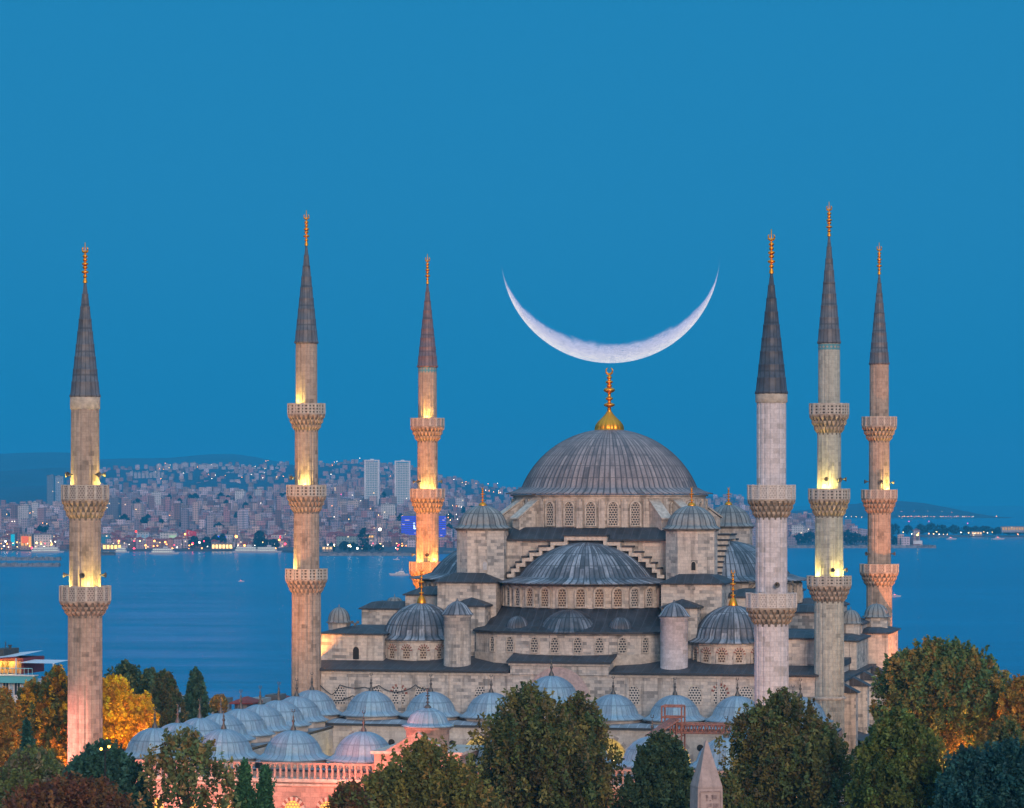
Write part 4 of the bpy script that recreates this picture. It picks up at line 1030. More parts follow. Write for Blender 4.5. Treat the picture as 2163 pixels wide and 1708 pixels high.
for i in range(26):
    x = 472 + (i % 13) * 11 + rs2.uniform(-3, 3); yt = 985 + (i // 13) * 14 + rs2.uniform(-2, 3)
    if 604 < x < 690: continue
    tower(x, yt, rs2.uniform(6, 9), 8300 - (i // 13) * 350, (.50, .44, .46), 'pale tower block in the crowded far hill estate, ' + ('upper row' if i < 13 else 'lower row'), 'tower blocks of the estate on the far hill')
for i in range(9):
    tower(278 + i * 8.2, 998 + rs2.uniform(-2, 2), 6, 7700, (.52, .46, .46), 'pale tower block in the close set row below the hill crest', 'close set tower row on the far hill')
CG = 'tall blocks in the city across the water'
for x, yt, ww, Y, col, lab in ((241, 1053, 26, 4700, (.17, .17, .22), 'dark brown tower block with flat roof right of the far left minaret'), (268, 1058, 20, 4650, (.34, .22, .24), 'reddish tower block next to the dark brown one'),
        (330, 1040, 20, 5300, (.60, .58, .58), 'white slab block rising above the middle slope between the left minarets'), (508, 1037, 20, 5400, (.68, .66, .66), 'bright white tower block under the dark wooded hill'),
        (545, 1034, 15, 5500, (.52, .50, .52), 'pale tower block beside the bright white one under the wooded hill'), (107, 1005, 14, 6100, (.16, .22, .30), 'dark glass tower with slanted top left of the far left minaret'),
        (126, 1007, 16, 6150, (.34, .40, .48), 'pale glass tower beside the dark glass tower'), (717, 1027, 24, 5600, (.42, .27, .25), 'reddish brown tower block left of the twin glass towers'),
        (819, 1034, 18, 5500, (.06, .10, .18), 'dark blue office block between the twin glass towers'), (805, 1048, 8, 5400, (.08, .13, .20), 'small dark block at the foot of the left twin tower'),
        (726, 1058, 20, 4900, (.52, .42, .38), 'cream apartment tower left of the twin towers near the middle slope'), (747, 1058, 22, 4850, (.54, .44, .40), 'wide cream apartment block below the left twin tower'),
        (955, 1054, 12, 5200, (.14, .16, .22), 'dark slim block right of the orange minaret'), (972, 1052, 16, 5250, (.60, .58, .60), 'white slab block right of the orange minaret'),
        (822, 1066, 30, 4600, (.62, .60, .58), 'white hospital like block below the right twin tower'), (75, 1062, 14, 5000, (.60, .56, .56), 'white block on the slope at the far left edge'), (50, 1069, 26, 4800, (.55, .52, .52), 'broad pale block with flat roof near the left edge'),
        (1686, 1110, 26, 4600, (.66, .64, .62), 'white apartment block beside the near right minaret'), (1700, 1116, 18, 4700, (.50, .46, .46), 'grey apartment block behind the white one beside the right minaret')):
    tower(x, yt, ww, Y, col, lab, CG)
# twin glass towers
mt = Mat('tower_facade'); x, y, _ = mt.xyz(mt.uv())
fy = mt.math('FRACT', mt.math('DIVIDE', y, 2.9)); fx = mt.math('FRACT', mt.math('DIVIDE', x, 4.2))
c = mt.mix(mt.math('MULTIPLY', mt.math('GREATER_THAN', fy, .36), mt.math('GREATER_THAN', fx, .18)), (.62, .62, .64), (.10, .22, .28))
FAC = mt.fin(c, .4)
TW = plain('tower_frame', (.66, .66, .68), .6, sc=.05)
for x0, x1, yt, yb, lab in ((770, 802, 972, 1066, 'left one of the twin glass towers with pale frame and banded floors'), (834, 867, 974, 1066, 'right of the twin glass towers, greener, beside the orange minaret')):
    Y = 5200; X, _, z1 = W((x0 + x1) / 2, yt, Y); w_ = (x1 - x0) * Y / F; z0 = W(0, yb, Y)[2]
    r = empty('glass_tower', (X, Y, z0), 0, lab, 'skyscraper', 'twin glass towers'); H = z1 - z0
    m = M(); m.box(-w_ / 2 + .6, w_ / 2 - .6, -9, 9, -6, H - 3, 0); m.build('facade', FAC, r)
    m = M(); m.box(-w_ / 2, -w_ / 2 + 2.6, -9.6, 9.6, -6, H - 1.8); m.box(w_ / 2 - 2.6, w_ / 2, -9.6, 9.6, -6, H - 1.8); m.box(-w_ / 2, w_ / 2, -9.6, 9.6, H - 1.79, H)
    m.build('frame', TW, r); m = M(); m.box(-3, 3, -3, 3, H, H + 1.5); m.build('plant_room', TW, r)
# blue lit office block
mt = Mat('led_facade'); x, y, _ = mt.xyz(mt.uv())
fy = mt.math('FRACT', mt.math('DIVIDE', y, 2.75)); band = mt.math('GREATER_THAN', fy, .38)
wv_ = mt.white(mt.vec(mt.math('FLOOR', mt.math('DIVIDE', x, 3.0)), mt.math('FLOOR', mt.math('DIVIDE', y, 2.75)), 0.0)); wl = mt.math('GREATER_THAN', wv_, .9)
ec = mt.mix(band, mt.mix(wl, (.0, .02, .10), (.8, .55, .2)), (.0, .012, .80))
LED = mt.fin((.01, .02, .08), .4, emit=ec, es=1.0)
Y = 4000; X, _, z1 = W(895, 1090, Y); z0 = W(0, 1150, Y)[2]; w_ = 94 * Y / F
r = empty('office_block', (X, Y, z0), 0, 'wide office block lit in blue bands behind the orange minaret', 'building')
m = M(); m.box(-w_ / 2, w_ / 2, -8, 8, -4, z1 - z0); m.build('facade', LED, r)
m = M(); m.box(-w_ / 2 + 2, w_ / 2 - 2, -7, 7, z1 - z0, z1 - z0 + 2.5); m.build('roof_plant', ROOF_G, r)
m = M(); m.box(-w_ / 2 + 15.6, -w_ / 2 + 17.2, -8.3, -8.02, 21, 25); m.box(-w_ / 2 + 15.6, -w_ / 2 + 19.5, -8.3, -8.02, 19.3, 20.9); m.box(-w_ / 2 + 15.6, -w_ / 2 + 17.2, -8.3, -8.02, 26.2, 27.6); m.build('sign', glow('sign_white', (.7, .9, 1), 2.0), r)

# waterfront buildings with lit fronts
def front(x, yt, yb, wpx, Y, col, name, lab, lit=None, ls=1.5, roof='grey', cat='building', sign=None, d=14):
    X, _, z1 = W(x, yt, Y); z0 = W(x, yb, Y)[2]; w_ = wpx * Y / F; h = z1 - z0
    r = empty(name, (X, Y, z0), 0, lab, cat, 'waterfront buildings across the water')
    m = M(); m.box(-w_ / 2, w_ / 2, -d / 2, d / 2, -3, h); b = m.build('wall', CITY, r); b.color = (*col, 1)
    m = M()
    if roof == 'red': m.hip(-w_ / 2, w_ / 2, -d / 2, d / 2, h + .01, 3, .8, 0, .3)
    else: m.box(-w_ / 2 - .4, w_ / 2 + .4, -d / 2 - .4, d / 2 + .4, h + .01, h + .8)
    m.build('roof', {'red': ROOF_R, 'grey': ROOF_G, 'pale': ROOF_P}[roof], r)
    if lit:
        m = M(); k = max(3, int(w_ / 4.2))
        for i in range(k):
            a = -w_ / 2 + w_ * (i + .18) / k; m.box(a, a + w_ / k * .64, -d / 2 - .25, -d / 2 - .05, h * .12, h * .82)
        m.build('lit_front', glow('lit_' + name, lit, ls), r)
    if sign:
        (sx, sz, sw, sh, sc, se) = sign
        m = M(); m.box(-w_ / 2 + w_ * sx, -w_ / 2 + w_ * (sx + sw), -d / 2 - .5, -d / 2 - .28, h * sz, h * (sz + sh)); m.build('sign', glow('sign_' + name, sc, se), r)
    return r
front(57, 1129, 1156, 24, 3850, (.4, .28, .2), 'shop_building', 'lit orange and yellow billboard front on the quay left of the far left minaret', (1.0, .42, .08), 1.4, sign=(.1, .3, .6, .55, (1, .16, .03), 1.2))
front(29, 1128, 1154, 10, 3850, (.2, .2, .25), 'shop_building', 'narrow dark front with green and blue light strips near the left edge', None, sign=(.1, .05, .8, .9, (.02, .55, .75), 1.0))
front(92, 1130, 1158, 36, 3850, (.58, .54, .52), 'quay_block', 'pale blocks of flats on the quay just left of the far left minaret', None)
front(238, 1150, 1161, 40, 3835, (.5, .35, .2), 'ferry_terminal', 'brightly lit yellow ferry terminal right of the far left minaret', (1, .60, .16), 3.0)
front(224, 1130, 1152, 18, 3900, (.16, .30, .40), 'hoarding_building', 'block with a pale blue hoarding front right of the far left minaret', None, sign=(.05, .1, .9, .7, (.05, .22, .34), .7))
front(303, 1125, 1152, 26, 3890, (.50, .54, .60), 'office_block', 'white columned office block with red roof sign between the left minarets', (.28, .45, .60), .7, sign=(-.12, 1.0, .15, .14, (1, .05, .02), 4))
front(357, 1126, 1140, 36, 3930, (.60, .58, .56), 'mall_building', 'white mall building with a greenish lit window front between the left minarets', None, sign=(.55, .1, .4, .55, (.45, .62, .40), 1.1))
front(350, 1144, 1157, 70, 3870, (.55, .44, .36), 'railway_station', 'long low beige terminal building with arcade on the quay', None, roof='red')
front(470, 1149, 1160, 44, 3840, (.5, .35, .2), 'ferry_terminal', 'brightly lit yellow ferry terminal left of the left front hall minaret', (1, .62, .20), 3.2)
front(475, 1130, 1142, 36, 3960, (.55, .54, .55), 'theatre_building', 'low pale hall with a blue lit sign above the second ferry terminal', None, sign=(.1, .45, .5, .3, (.02, .10, 1.0), 2.2))
front(586, 1130, 1142, 24, 3930, (.58, .52, .52), 'quay_block', 'pale house with red vertical neon sign left of the left front hall minaret', None, sign=(.72, .0, .12, .8, (1, .02, .05), 3), roof='red')
front(733, 1133, 1148, 44, 3800, (.24, .32, .30), 'shop_building', 'low green walled hall with red roof behind the shore park', None, roof='red')
front(781, 1131, 1136, 18, 3790, (.4, .28, .2), 'cafe', 'small cafe strung with warm lights behind the shore park', (1, .5, .1), 2.0)
front(692, 1155, 1161, 22, 3660, (.4, .3, .25), 'cafe', 'waterside cafe with lit front at the left end of the shore park', (1, .60, .25), 1.8)
front(2138, 1113, 1121, 46, 5080, (.42, .40, .42), 'marina_building', 'long marina building with a lit band at the right edge', (1, .5, .12), .8)
front(2062, 1124, 1129, 22, 5060, (.4, .3, .25), 'restaurant', 'waterside restaurant with lit front on the right hand far shore', (1, .6, .25), 2.0)
front(1935, 1121, 1130, 14, 5070, (.5, .42, .40), 'villa', 'pale villa among trees on the right hand far shore', None, roof='red')
X, Y, z = W(1938, 1148, 4190)
r = empty('harbour_light', (X, Y, z), 0, 'small white beacon house with lamp at the tip of the right headland', 'beacon')
m = M(); m.box(-6, 6, -3, 3, -1, 3.5); m.build('base', TW, r); m = M(); m.lathe([(2, 3.5), (1.4, 9), (2, 9.2), (2, 9.8)], 10); m.build('lantern_tower', TRIM_D, r); m = M(); m.ball((0, 0, 11), 1.1); m.build('lamp', glow('beacon', (1, .65, .15), 12), r)
# flag
X, Y, z = W(796, 1130, 3900); X, Y, z = W(393, 1145, 3860)
r = empty('flagpole', (X, Y, z), 0, 'tall pole flying a red flag with white crescent and star on the far quay', 'flag')
m = M(); m.bar((0, 0, -2), (0, 0, 15), .25); m.build('pole', TW, r)
m = M()
for i in range(8):
    a, b = 1.6 * i, 1.6 * (i + 1); wv = lambda q: .6 * sin(q * .7); m.face([(a, wv(a), 7.5 - a * .12), (b, wv(b), 7.5 - b * .12), (b, wv(b), 15 - b * .22), (a, wv(a), 15 - a * .22)], 0, smooth=True)
fl = m.build('flag', plain('flag_red', (.62, .01, .03), .7, sc=.2), r)
m = M(); Pq = [(4.6 + 1.9 * cos(a), 10.9 + 1.9 * sin(a)) for a in [R(40 + 280 * i / 14) for i in range(15)]] + [(5.05 + 1.5 * cos(a), 10.9 + 1.5 * sin(a)) for a in [R(318 - 276 * i / 14) for i in range(15)]]
for i in range(14): m.face([(x, -.75, z) for x, z in (Pq[i], Pq[i + 1], Pq[28 - i], Pq[29 - i])])
m.face([(7.3 + (.8 if i % 2 == 0 else .32) * cos(pi * i / 5), -.75, 10.9 + (.8 if i % 2 == 0 else .32) * sin(pi * i / 5)) for i in range(10)])
m.build('crescent_and_star', TW, fl)

# lamps of the far shores
LW = glow('lamp_white', (1.0, .88, .66), 9); LO = glow('lamp_orange', (1.0, .33, .06), 11); LY = glow('lamp_yellow', (1.0, .60, .18), 10); LR = glow('lamp_red', (1, .03, .06), 12); LP = glow('lamp_pink', (1.0, .08, .35), 4); LG = glow('lamp_green', (.05, .9, .5), 8); LB_ = glow('lamp_blue', (.05, .2, 1), 8)
lamp_me = {}
for nm, mat in (('w', LW), ('o', LO), ('y', LY), ('r', LR), ('p', LP), ('g', LG), ('b', LB_)):
    for sz in (.55, .85, 1.3, 2.0):
        m = M(); m.ball((0, 0, 0), sz * .85, 0, 8); m.bar((0, 0, -sz), (0, 0, -9 if sz < 1.6 else -26), .12 if sz < 1.6 else .35, 1); lamp_me[nm, sz] = m.mesh('street_lamp', [mat, IRON])
CN = dict(w='white', o='orange', y='yellow', r='red', p='pink', g='green', b='blue')
def lamp(x, y, Y, c, sz, lab=None, grp='lamps on the far shores'):
    o = link('street_lamp', lamp_me[c, sz], None, W(x, y, Y)); tag(o, lab or f'{CN[c]} lamp shining on the far shore {where(x)}', 'lamp', grp)
rs3 = random.Random(9)
for x, y, Y, c, sz, lab in ((889 * .2197 + 607.3, 1119, 3660, 'w', 2.0, 'tall white floodlight mast in the shore park left of the orange minaret'), (1217 * .2774 + 343.3 - 0, 1141 + 0, 3850, 'o', 2.0, 'big orange lamp mast among dark trees on the far quay'),
        (755, 1159, 3655, 'w', 1.3, 'bright white lamp at the shore edge of the park'), (391, 1129, 3870, 'o', 1.3, 'orange lamp beside the red flag'), (590, 1141, 3860, 'o', 1.3, 'orange lamp beside the left front hall minaret on the quay')):
    if 'mast' in lab and c == 'o': x = 499; y = 1134
    lamp(x, y, Y, c, sz, lab)
for i in range(64):
    x = rs3.choice((rs3.uniform(2, 122), rs3.uniform(232, 604), rs3.uniform(232, 604)))
    lamp(x, rs3.uniform(1143, 1160), 3835, rs3.choice('oooyywwwrgb'[:9] + 'r'), rs3.choice((.55, .55, .85, .85, 1.3)))
for i in range(26): lamp(rs3.uniform(690, 868), rs3.uniform(1148, 1163), 3655, rs3.choice('wwwyor'), rs3.choice((.55, .55, .85)))
for i in range(38):
    x = rs3.choice((rs3.uniform(2, 122), rs3.uniform(232, 604), rs3.uniform(690, 868), rs3.uniform(940, 975))); Y = rs3.uniform(4100, 5200)
    lamp(x, HY + (ZC - hz(x, Y) - 24) * F / Y, Y, rs3.choice('ooyww'), .55, f'small {"" }lamp among the houses {where(x)}', 'lamps among the houses')
for i in range(46):
    x = rs3.choice((rs3.uniform(215, 600), rs3.uniform(215, 600), rs3.uniform(690, 868), rs3.uniform(940, 1060))); Y = rs3.uniform(6900, 8600)
    lamp(x, HY + (ZC - hz(x, Y) - 16) * F / Y, Y, rs3.choice('ooowwy'), .85, 'tiny lamp among the houses on the far hill ' + where(x), 'lamps on the far hill')
for i in range(40):
    x = 1900 + i * 4.0 + rs3.uniform(-2, 2)
    if i > 15 and i % 4 == 0: continue
    lamp(x, 1091.5 + rs3.uniform(-.6, .8), 8850, rs3.choice('yyoow'), .85, 'lamp in the string of lights along the farthest right shore', 'string of lights on the farthest shore')
for i in range(12): lamp(1690 + i * 12 + rs3.uniform(-2, 2), 1092 + rs3.uniform(-1, 1), 8850, rs3.choice('yw'), .85, 'lamp in the far string of lights between the right minarets', 'string of lights on the farthest shore')
for x, y in ((1905, 1081), (1930, 1081), (1942, 1082), (1960, 1080), (1990, 1081), (2010, 1083), (1940, 1089), (1895, 1090), (1915, 1090), (2105, 1091)): lamp(x, y, 9000, rs3.choice('wo'), 1.3 if y > 1088 else .55, 'single lamp above the string of lights on the farthest right island', 'lamps on the farthest island')
for x in (1908, 1926, 1940, 1962, 1972, 1978, 1984, 1993, 2001, 2030, 2046, 2058, 2078, 2086, 2096, 2150): lamp(x, 1127 + rs3.uniform(-4, 3), 5040, rs3.choice('yyow'), rs3.choice((.55, .85, .85)), 'warm lamp along the tree lined right hand far shore', 'lamps on the right hand shore')
for x, y in ((1920, 1102), (1962, 1102), (2044, 1106)): lamp(x, y, 5090, 'p', .85, 'pink signal lamp above the trees on the right hand far shore', 'pink signal lamps')
for x, y in ((970, 1053.5), (720, 1045)): lamp(x, y, 5300, 'p', 1.3, 'pink neon light on the slope ' + where(x), 'pink lights')

# breakwaters and quays
ROCK = plain('breakwater_rock', (.20, .17, .17), .95, var=.6, sc=.25)
def breakwater(x0, x1, y, wpx, name, lab):
    Y = (ZC - SEA) * F / (y - HY); X0, X1 = PX(x0) * Y, PX(x1) * Y; m = M(); n = 40
    for i in range(n):
        a, b = X0 + (X1 - X0) * i / n, X0 + (X1 - X0) * (i + 1) / n; q = random.uniform(-.5, .8)
        m.frust([(a, Y - 9), (b, Y - 9), (b, Y + 9), (a, Y + 9)], SEA - 1, [(a + .5, Y - 4), (b, Y - 4), (b, Y + 4), (a + .5, Y + 4)], SEA + 3.2 + q, 0)
    tag(m.build(name, ROCK), lab, 'breakwater')
breakwater(-60, 128, 1184, 6, 'breakwater', 'upper rocky breakwater left of the far left minaret'); breakwater(-60, 126, 1197, 6, 'breakwater', 'lower, nearer rocky breakwater at the left edge')
breakwater(212, 243, 1173, 5, 'breakwater', 'short breakwater tip right of the far left minaret')
breakwater(672, 872, 1174, 5, 'rock_shore', 'rocky edge of the shore park between the left front and orange minarets')
breakwater(936, 990, 1170, 5, 'rock_shore', 'rocky shore edge right of the orange minaret'); breakwater(1664, 1976, 1158, 5, 'rock_shore', 'long rocky edge of the right headland')

# ------------------------------------------------------------------ boats
HULL = plain('hull_white', (.52, .51, .53), .4, var=.1); HULLB = plain('hull_blue', (.10, .25, .34), .4); GLS = plain('boat_glass', (.03, .05, .08), .2); FOAM = plain('foam', (.62, .68, .74), .8, var=.3, sc=.4)
def hull(m, ln, bm, h, mat=0, n=10):
    rows = []
    for i in range(n + 1):
        t = i / n; w_ = bm / 2 * (1 if t < .55 else cos((t - .55) / .45 * pi / 2) ** .7); zz = h * (1 + .35 * max(0, t - .5) * 2)
        x = -ln / 2 + ln * t; rows.append([(x, -w_, zz), (x - (.0 if t < .9 else .08 * ln * (t - .9) * 10), -w_ * .7, -.6), (x - (.0 if t < .9 else .08 * ln * (t - .9) * 10), w_ * .7, -.6), (x, w_, zz)])
    for a, b in zip(rows, rows[1:]):
        for j in range(3): m.face([a[j], a[j + 1], b[j + 1], b[j]], mat, smooth=False)
        m.face([a[3], a[0], b[0], b[3]], mat)
    m.face(rows[0][::-1], mat)
def boat(x, y, ln, rz, lab, kind='yacht', name=None, wake=0):
    Y = (ZC - SEA) * F / (y - HY); r = empty(name or kind, (PX(x) * Y, Y, SEA), rz, lab, kind)
    m = M(); bm = ln * .24
    if kind == 'ferry':
        hull(m, ln, bm * .9, ln * .045); m.build('hull', HULL, r)
        m = M(); z = ln * .045
        for i in range(2): m.box(-ln * .42 + i * 2, ln * (.30 - .06 * i), -bm * .38, bm * .38, z + i * 2.6, z + i * 2.6 + 2.3)
        m.box(-ln * .05, ln * .1, -bm * .2, bm * .2, z + 5.2, z + 7.2); m.bar((ln * .0, 0, z + 7), (0, 0, z + 11), .2); m.build('cabin', HULL, r)
        m = M()
        for i in range(2):
            for j in range(9):
                a = -ln * .38 + j * ln * .07; m.box(a, a + ln * .045, -bm * .385, -bm * .381, z + i * 2.6 + .8, z + i * 2.6 + 1.7)
        m.build('lit_windows', glow('ferry_light', (.85, .90, .70), 1.0), r)
    else:
        hull(m, ln, bm, ln * .085); m.build('hull', HULL, r)
        m = M(); z = ln * .085
        m.frust([(-ln * .32, -bm * .36), (ln * .22, -bm * .30), (ln * .22, bm * .30), (-ln * .32, bm * .36)], z, [(-ln * .28, -bm * .30), (ln * .10, -bm * .24), (ln * .10, bm * .24), (-ln * .28, bm * .30)], z + ln * .085)
        m.frust([(-ln * .26, -bm * .26), (ln * .02, -bm * .22), (ln * .02, bm * .22), (-ln * .26, bm * .26)], z + ln * .087, [(-ln * .26, -bm * .24), (-ln * .04, -bm * .2), (-ln * .04, bm * .2), (-ln * .26, bm * .24)], z + ln * .14)
        m.build('cabin', HULL, r)
        m = M(); m.box(-ln * .27, ln * .10, -bm * .352, bm * .352, z + ln * .03, z + ln * .055); m.build('window', GLS, r)
        m = M(); m.bar((-ln * .14, 0, z + ln * .14), (-ln * .17, 0, z + ln * .30), .12); m.box(-ln * .2, -ln * .1, -bm * .15, bm * .15, z + ln * .21, z + ln * .225); m.build('mast', HULL, r)
        m = M(); m.ball((-ln * .1, -bm * .3, z + ln * .10), ln * .02); m.build('lamp', LR, r)
    if wake:
        m = M(); m.face([(-ln * .5, -bm * .3, .05), (-ln * .5 - wake, -bm * .9, .05), (-ln * .5 - wake, bm * .9, .05), (-ln * .5, bm * .3, .05)]); m.build('wake', FOAM, r)
    return r
boat(842, 1216, 17, pi + .12, 'white motor yacht with wake heading left beside the orange minaret', 'yacht', wake=10)
boat(837, 1183, 7, pi, 'small white motor boat near the shore left of the orange minaret', 'motor boat', 'motor_boat')
boat(838, 1270, 5, pi, 'small boat half hidden behind the hall roof left of the corner dome', 'motor boat', 'motor_boat')
boat(1892, 1261, 8, .2, 'small motor boat with red light right of the far right minaret', 'motor boat', 'motor_boat', wake=4)
boat(348, 1171, 36, 0, 'lit passenger ferry crossing the water between the left minarets', 'ferry')
boat(510, 1229, 5, .3, 'tiny grey boat alone on the water left of the left front minaret', 'motor boat', 'motor_boat')
for x, ln, lab in ((110, 30, 'moored ferry with lit decks just left of the far left minaret'), (258, 18, 'moored boat beside the left ferry terminal'), (525, 38, 'long white ferry moored right of the second ferry terminal'), (567, 34, 'white ferry moored near the left front hall minaret'), (85, 24, 'moored ferry with greenish lights near the left edge')):
    boat(x, 1167.5, ln, 0, lab, 'ferry')
boat(2010, 1140, 16, 0, 'white boat moored on the right hand far shore', 'yacht'); boat(2110, 1140, 18, 0, 'white boat moored near the right edge marina', 'yacht')
# ------------------------------------------------------------------ trees
def leafmat(name):
    mt = Mat(name); a = mt.n('Attribute', attribute_name='leaf'); 
    d = mt.n('BsdfPrincipled', {'Base Color': a.outputs['Color'], 'Roughness': .65}); d.inputs['Specular IOR Level'].default_value = .25
    t = mt.n('BsdfTranslucent', {0: a.outputs['Color']}); mx = mt.n('MixShader', {0: .3, 1: d.outputs[0], 2: t.outputs[0]})
    mt.t.links.new(mx.outputs[0], mt.out.inputs[0]); return mt.m
LEAF = leafmat('leaves'); BARK = plain('bark', (.055, .045, .035), .95, var=.4, sc=2)
def crown_mesh(pts, nrm_up, size, cols, name='crown'):
    n = len(pts); th = rng.random(n) * 2 * pi; cz = rng.random(n) * 2 - 1; sq = np.sqrt(1 - cz * cz)
    a = np.stack([sq * np.cos(th), sq * np.sin(th), cz], 1); h = rng.normal(size=(n, 3)); b = np.cross(a, h); b /= np.linalg.norm(b, axis=1)[:, None]
    s = (size * rng.uniform(.6, 1.3, n))[:, None]; a = a * s; b = b * s * .55
    V = np.stack([pts - a, pts + b * .9 - a * .1, pts + a, pts - b * .9 - a * .1], 1).reshape(-1, 3)
    me = bpy.data.meshes.new(name); me.vertices.add(n * 4); me.vertices.foreach_set('co', V.astype(np.float32).ravel())
    me.loops.add(n * 4); me.loops.foreach_set('vertex_index', np.arange(n * 4, dtype=np.int32)); me.polygons.add(n)
    me.polygons.foreach_set('loop_start', np.arange(0, n * 4, 4, dtype=np.int32)); me.polygons.foreach_set('loop_total', np.full(n, 4, np.int32))
    me.materials.append(LEAF); me.update(calc_edges=True)
    at = me.attributes.new('leaf', 'FLOAT_COLOR', 'FACE'); at.data.foreach_set('color', np.concatenate([cols, np.ones((n, 1))], 1).astype(np.float32).ravel()); return me
FOL = 2.5
SHAPES = dict(round=lambda t: np.clip(1 - np.abs(2 * t - 1) ** 2.3, 0, 1) ** .55, dome=lambda t: np.where(t < .4, .8 + .2 * np.sin(t / .4 * pi / 2), np.clip(1 - (np.clip(t - .4, 0, 1) / .6) ** 2.3, 0, 1) ** .58),
              cone=lambda t: np.where(t < .12, .5 + t * 4, np.clip(1 - (t - .12) / .88, 0, 1) ** .85), poplar=lambda t: np.where(t < .25, .7 + t * 1.2, np.cos((t - .25) / .75 * pi / 2) ** .5))
def tree(name, lab, x, ytop, wpx, D, hgt, pal, shape='dome', n=9000, leaf=.27, clumps=120, up=2.0, base=0.0, dens=1.0, cat='tree', grp='trees round the mosque', sprig=1.0, lobes=((0, 0, 1, 0),)):
    # lobes: (offset across, offset in depth, share of the width, drop of the top in metres) - a crown of several heads
    X, Y, zt = W(x, ytop, D); rw0 = wpx / 2 * D / F * (1.04 if leaf < 1 else 1); zb = max(zt - hgt, base + 1.5) if hgt < zt - base else base + 1.5
    H0 = zt - zb; root = empty(name, (X, Y, base), (random.random() - .5) * (6 if len(lobes) == 1 else .5), lab, cat, grp)
    f = SHAPES[shape]; n = int(n * (1.95 if leaf < 1 else 1)); clumps = int(clumps * (1.8 if leaf < 1 else 1)); leaf = leaf * (.72 if leaf < 1 else 1)
    LB_A = np.array(lobes, float); pr_ = LB_A[:, 2] ** 2 / (LB_A[:, 2] ** 2).sum()
    def pick(k):
        q = rng.choice(len(lobes), k, p=pr_); return LB_A[q, 0] * rw0, LB_A[q, 1] * rw0, LB_A[q, 2] * rw0, H0 - LB_A[q, 3]
    p1, p2 = rng.random(2) * 6
    def lop(a, t): return 1 + .13 * np.sin(a * 2 + p1) + .10 * np.sin(a * 3 + p2) + .06 * np.sin(a * 5 + t * 7)
    # clump centres, biased to the outside of the envelope
    ox, oy, rw, H = pick(clumps)
    ct = rng.beta(1.6, 1.05, clumps); ca = rng.random(clumps) * 2 * pi; cr = rng.random(clumps) ** .36
    sz = rw0 * rng.uniform(.085, .175, clumps) * (1 if shape != 'cone' else .8) * (.8 if len(lobes) > 1 else 1)
    rr = np.clip(f(ct) * rw * cr * lop(ca, ct) - sz * .4, 0, None)
    C = np.stack([ox + rr * np.cos(ca), oy + rr * np.sin(ca), zb - base + ct * (H - sz * up * .6) + sprig * rng.uniform(-.5, .5, clumps) * sz], 1)
    idx = rng.integers(0, clumps, n); g = rng.normal(size=(n, 3)); g /= np.linalg.norm(g, axis=1)[:, None]; g *= (rng.random(n) ** .5)[:, None]
    tp = np.where(g[:, 2] > 0, 1 - .75 * g[:, 2], 1.0)[:, None]
    P = C[idx] + g * sz[idx][:, None] * np.concatenate([tp, tp, np.full((n, 1), up)], 1)
    # a looser filling between the clumps, thin at the rim
    k = int(n * .22 * dens); ox, oy, rw, H = pick(k); t2 = rng.beta(1.4, 1.3, k); a2 = rng.random(k) * 2 * pi; r2 = f(t2) * rw * rng.random(k) ** .6 * .92
    P = np.concatenate([P, np.stack([ox + r2 * np.cos(a2), oy + r2 * np.sin(a2), zb - base + t2 * H], 1)])
    # upright sprays that break the outline
    if leaf < 1:
        ns = int(clumps * .9); ox, oy, rw, H = pick(ns); st = rng.beta(2.6, 1.0, ns); sa = rng.random(ns) * 2 * pi
        sr = f(st) * rw * (.86 + .18 * rng.random(ns)) * lop(sa, st)
        SC = np.stack([ox + sr * np.cos(sa), oy + sr * np.sin(sa), zb - base + st * H - .5], 1); per = max(14, int(n * .28 / ns)); ln = rng.uniform(.7, 1.8, ns) * (.55 + rw0 / 14); ti = rng.normal(size=(ns, 2)) * .14 + np.stack([np.cos(sa), np.sin(sa)], 1) * .16
        si = np.repeat(np.arange(ns), per); q = rng.random(ns * per); wd = (.28 * (1 - q) + .05) * (.6 + rw0 / 16)
        SPr = SC[si] + np.stack([ti[si, 0] * q * ln[si] + rng.normal(size=len(q)) * wd, ti[si, 1] * q * ln[si] + rng.normal(size=len(q)) * wd, (q - .25) * ln[si]], 1)
    pal = np.array(pal) * (FOL if leaf < 1 else 1.2); ci = rng.integers(0, len(pal), clumps); cc = pal[ci] * rng.uniform(.6, 1.35, (clumps, 1))
    cols = np.concatenate([cc[idx], pal[rng.integers(0, len(pal), k)] * .8]) * rng.uniform(.65, 1.4, (len(P), 1))
    if leaf < 1:
        sc = pal[rng.integers(0, len(pal), ns)] * rng.uniform(.7, 1.5, (ns, 1)); P = np.concatenate([P, SPr]); cols = np.concatenate([cols, sc[si] * rng.uniform(.7, 1.35, (len(q), 1))])
    me = crown_mesh(P, None, leaf, np.clip(cols, 0, 1)); link('crown', me, root)
    m = M(); r0 = max(.18, rw0 * .045); zc = zb - base; H = H0
    m.tube([(0, 0, -.3), (.1, 0, zc * .6), (0, .15, zc + H * .35), (0, 0, zc + H * .75)], [r0 * 1.3, r0, r0 * .7, r0 * .2], 8)
    for i in range(7):
        q = C[rng.integers(0, clumps)]; z0 = zc + H * random.uniform(.0, .3)
        m.tube([(0, 0, z0), (q[0] * .5, q[1] * .5, z0 + (q[2] - z0) * .45), tuple(q)], [r0 * .5, r0 * .3, r0 * .08], 5)
    m.build('trunk', BARK, root); return root
G1 = [(.044, .054, .016), (.052, .054, .018), (.034, .048, .018), (.078, .066, .020), (.054, .043, .019)]
G2 = [(.040, .058, .013), (.052, .064, .015), (.034, .052, .014), (.066, .064, .017)]
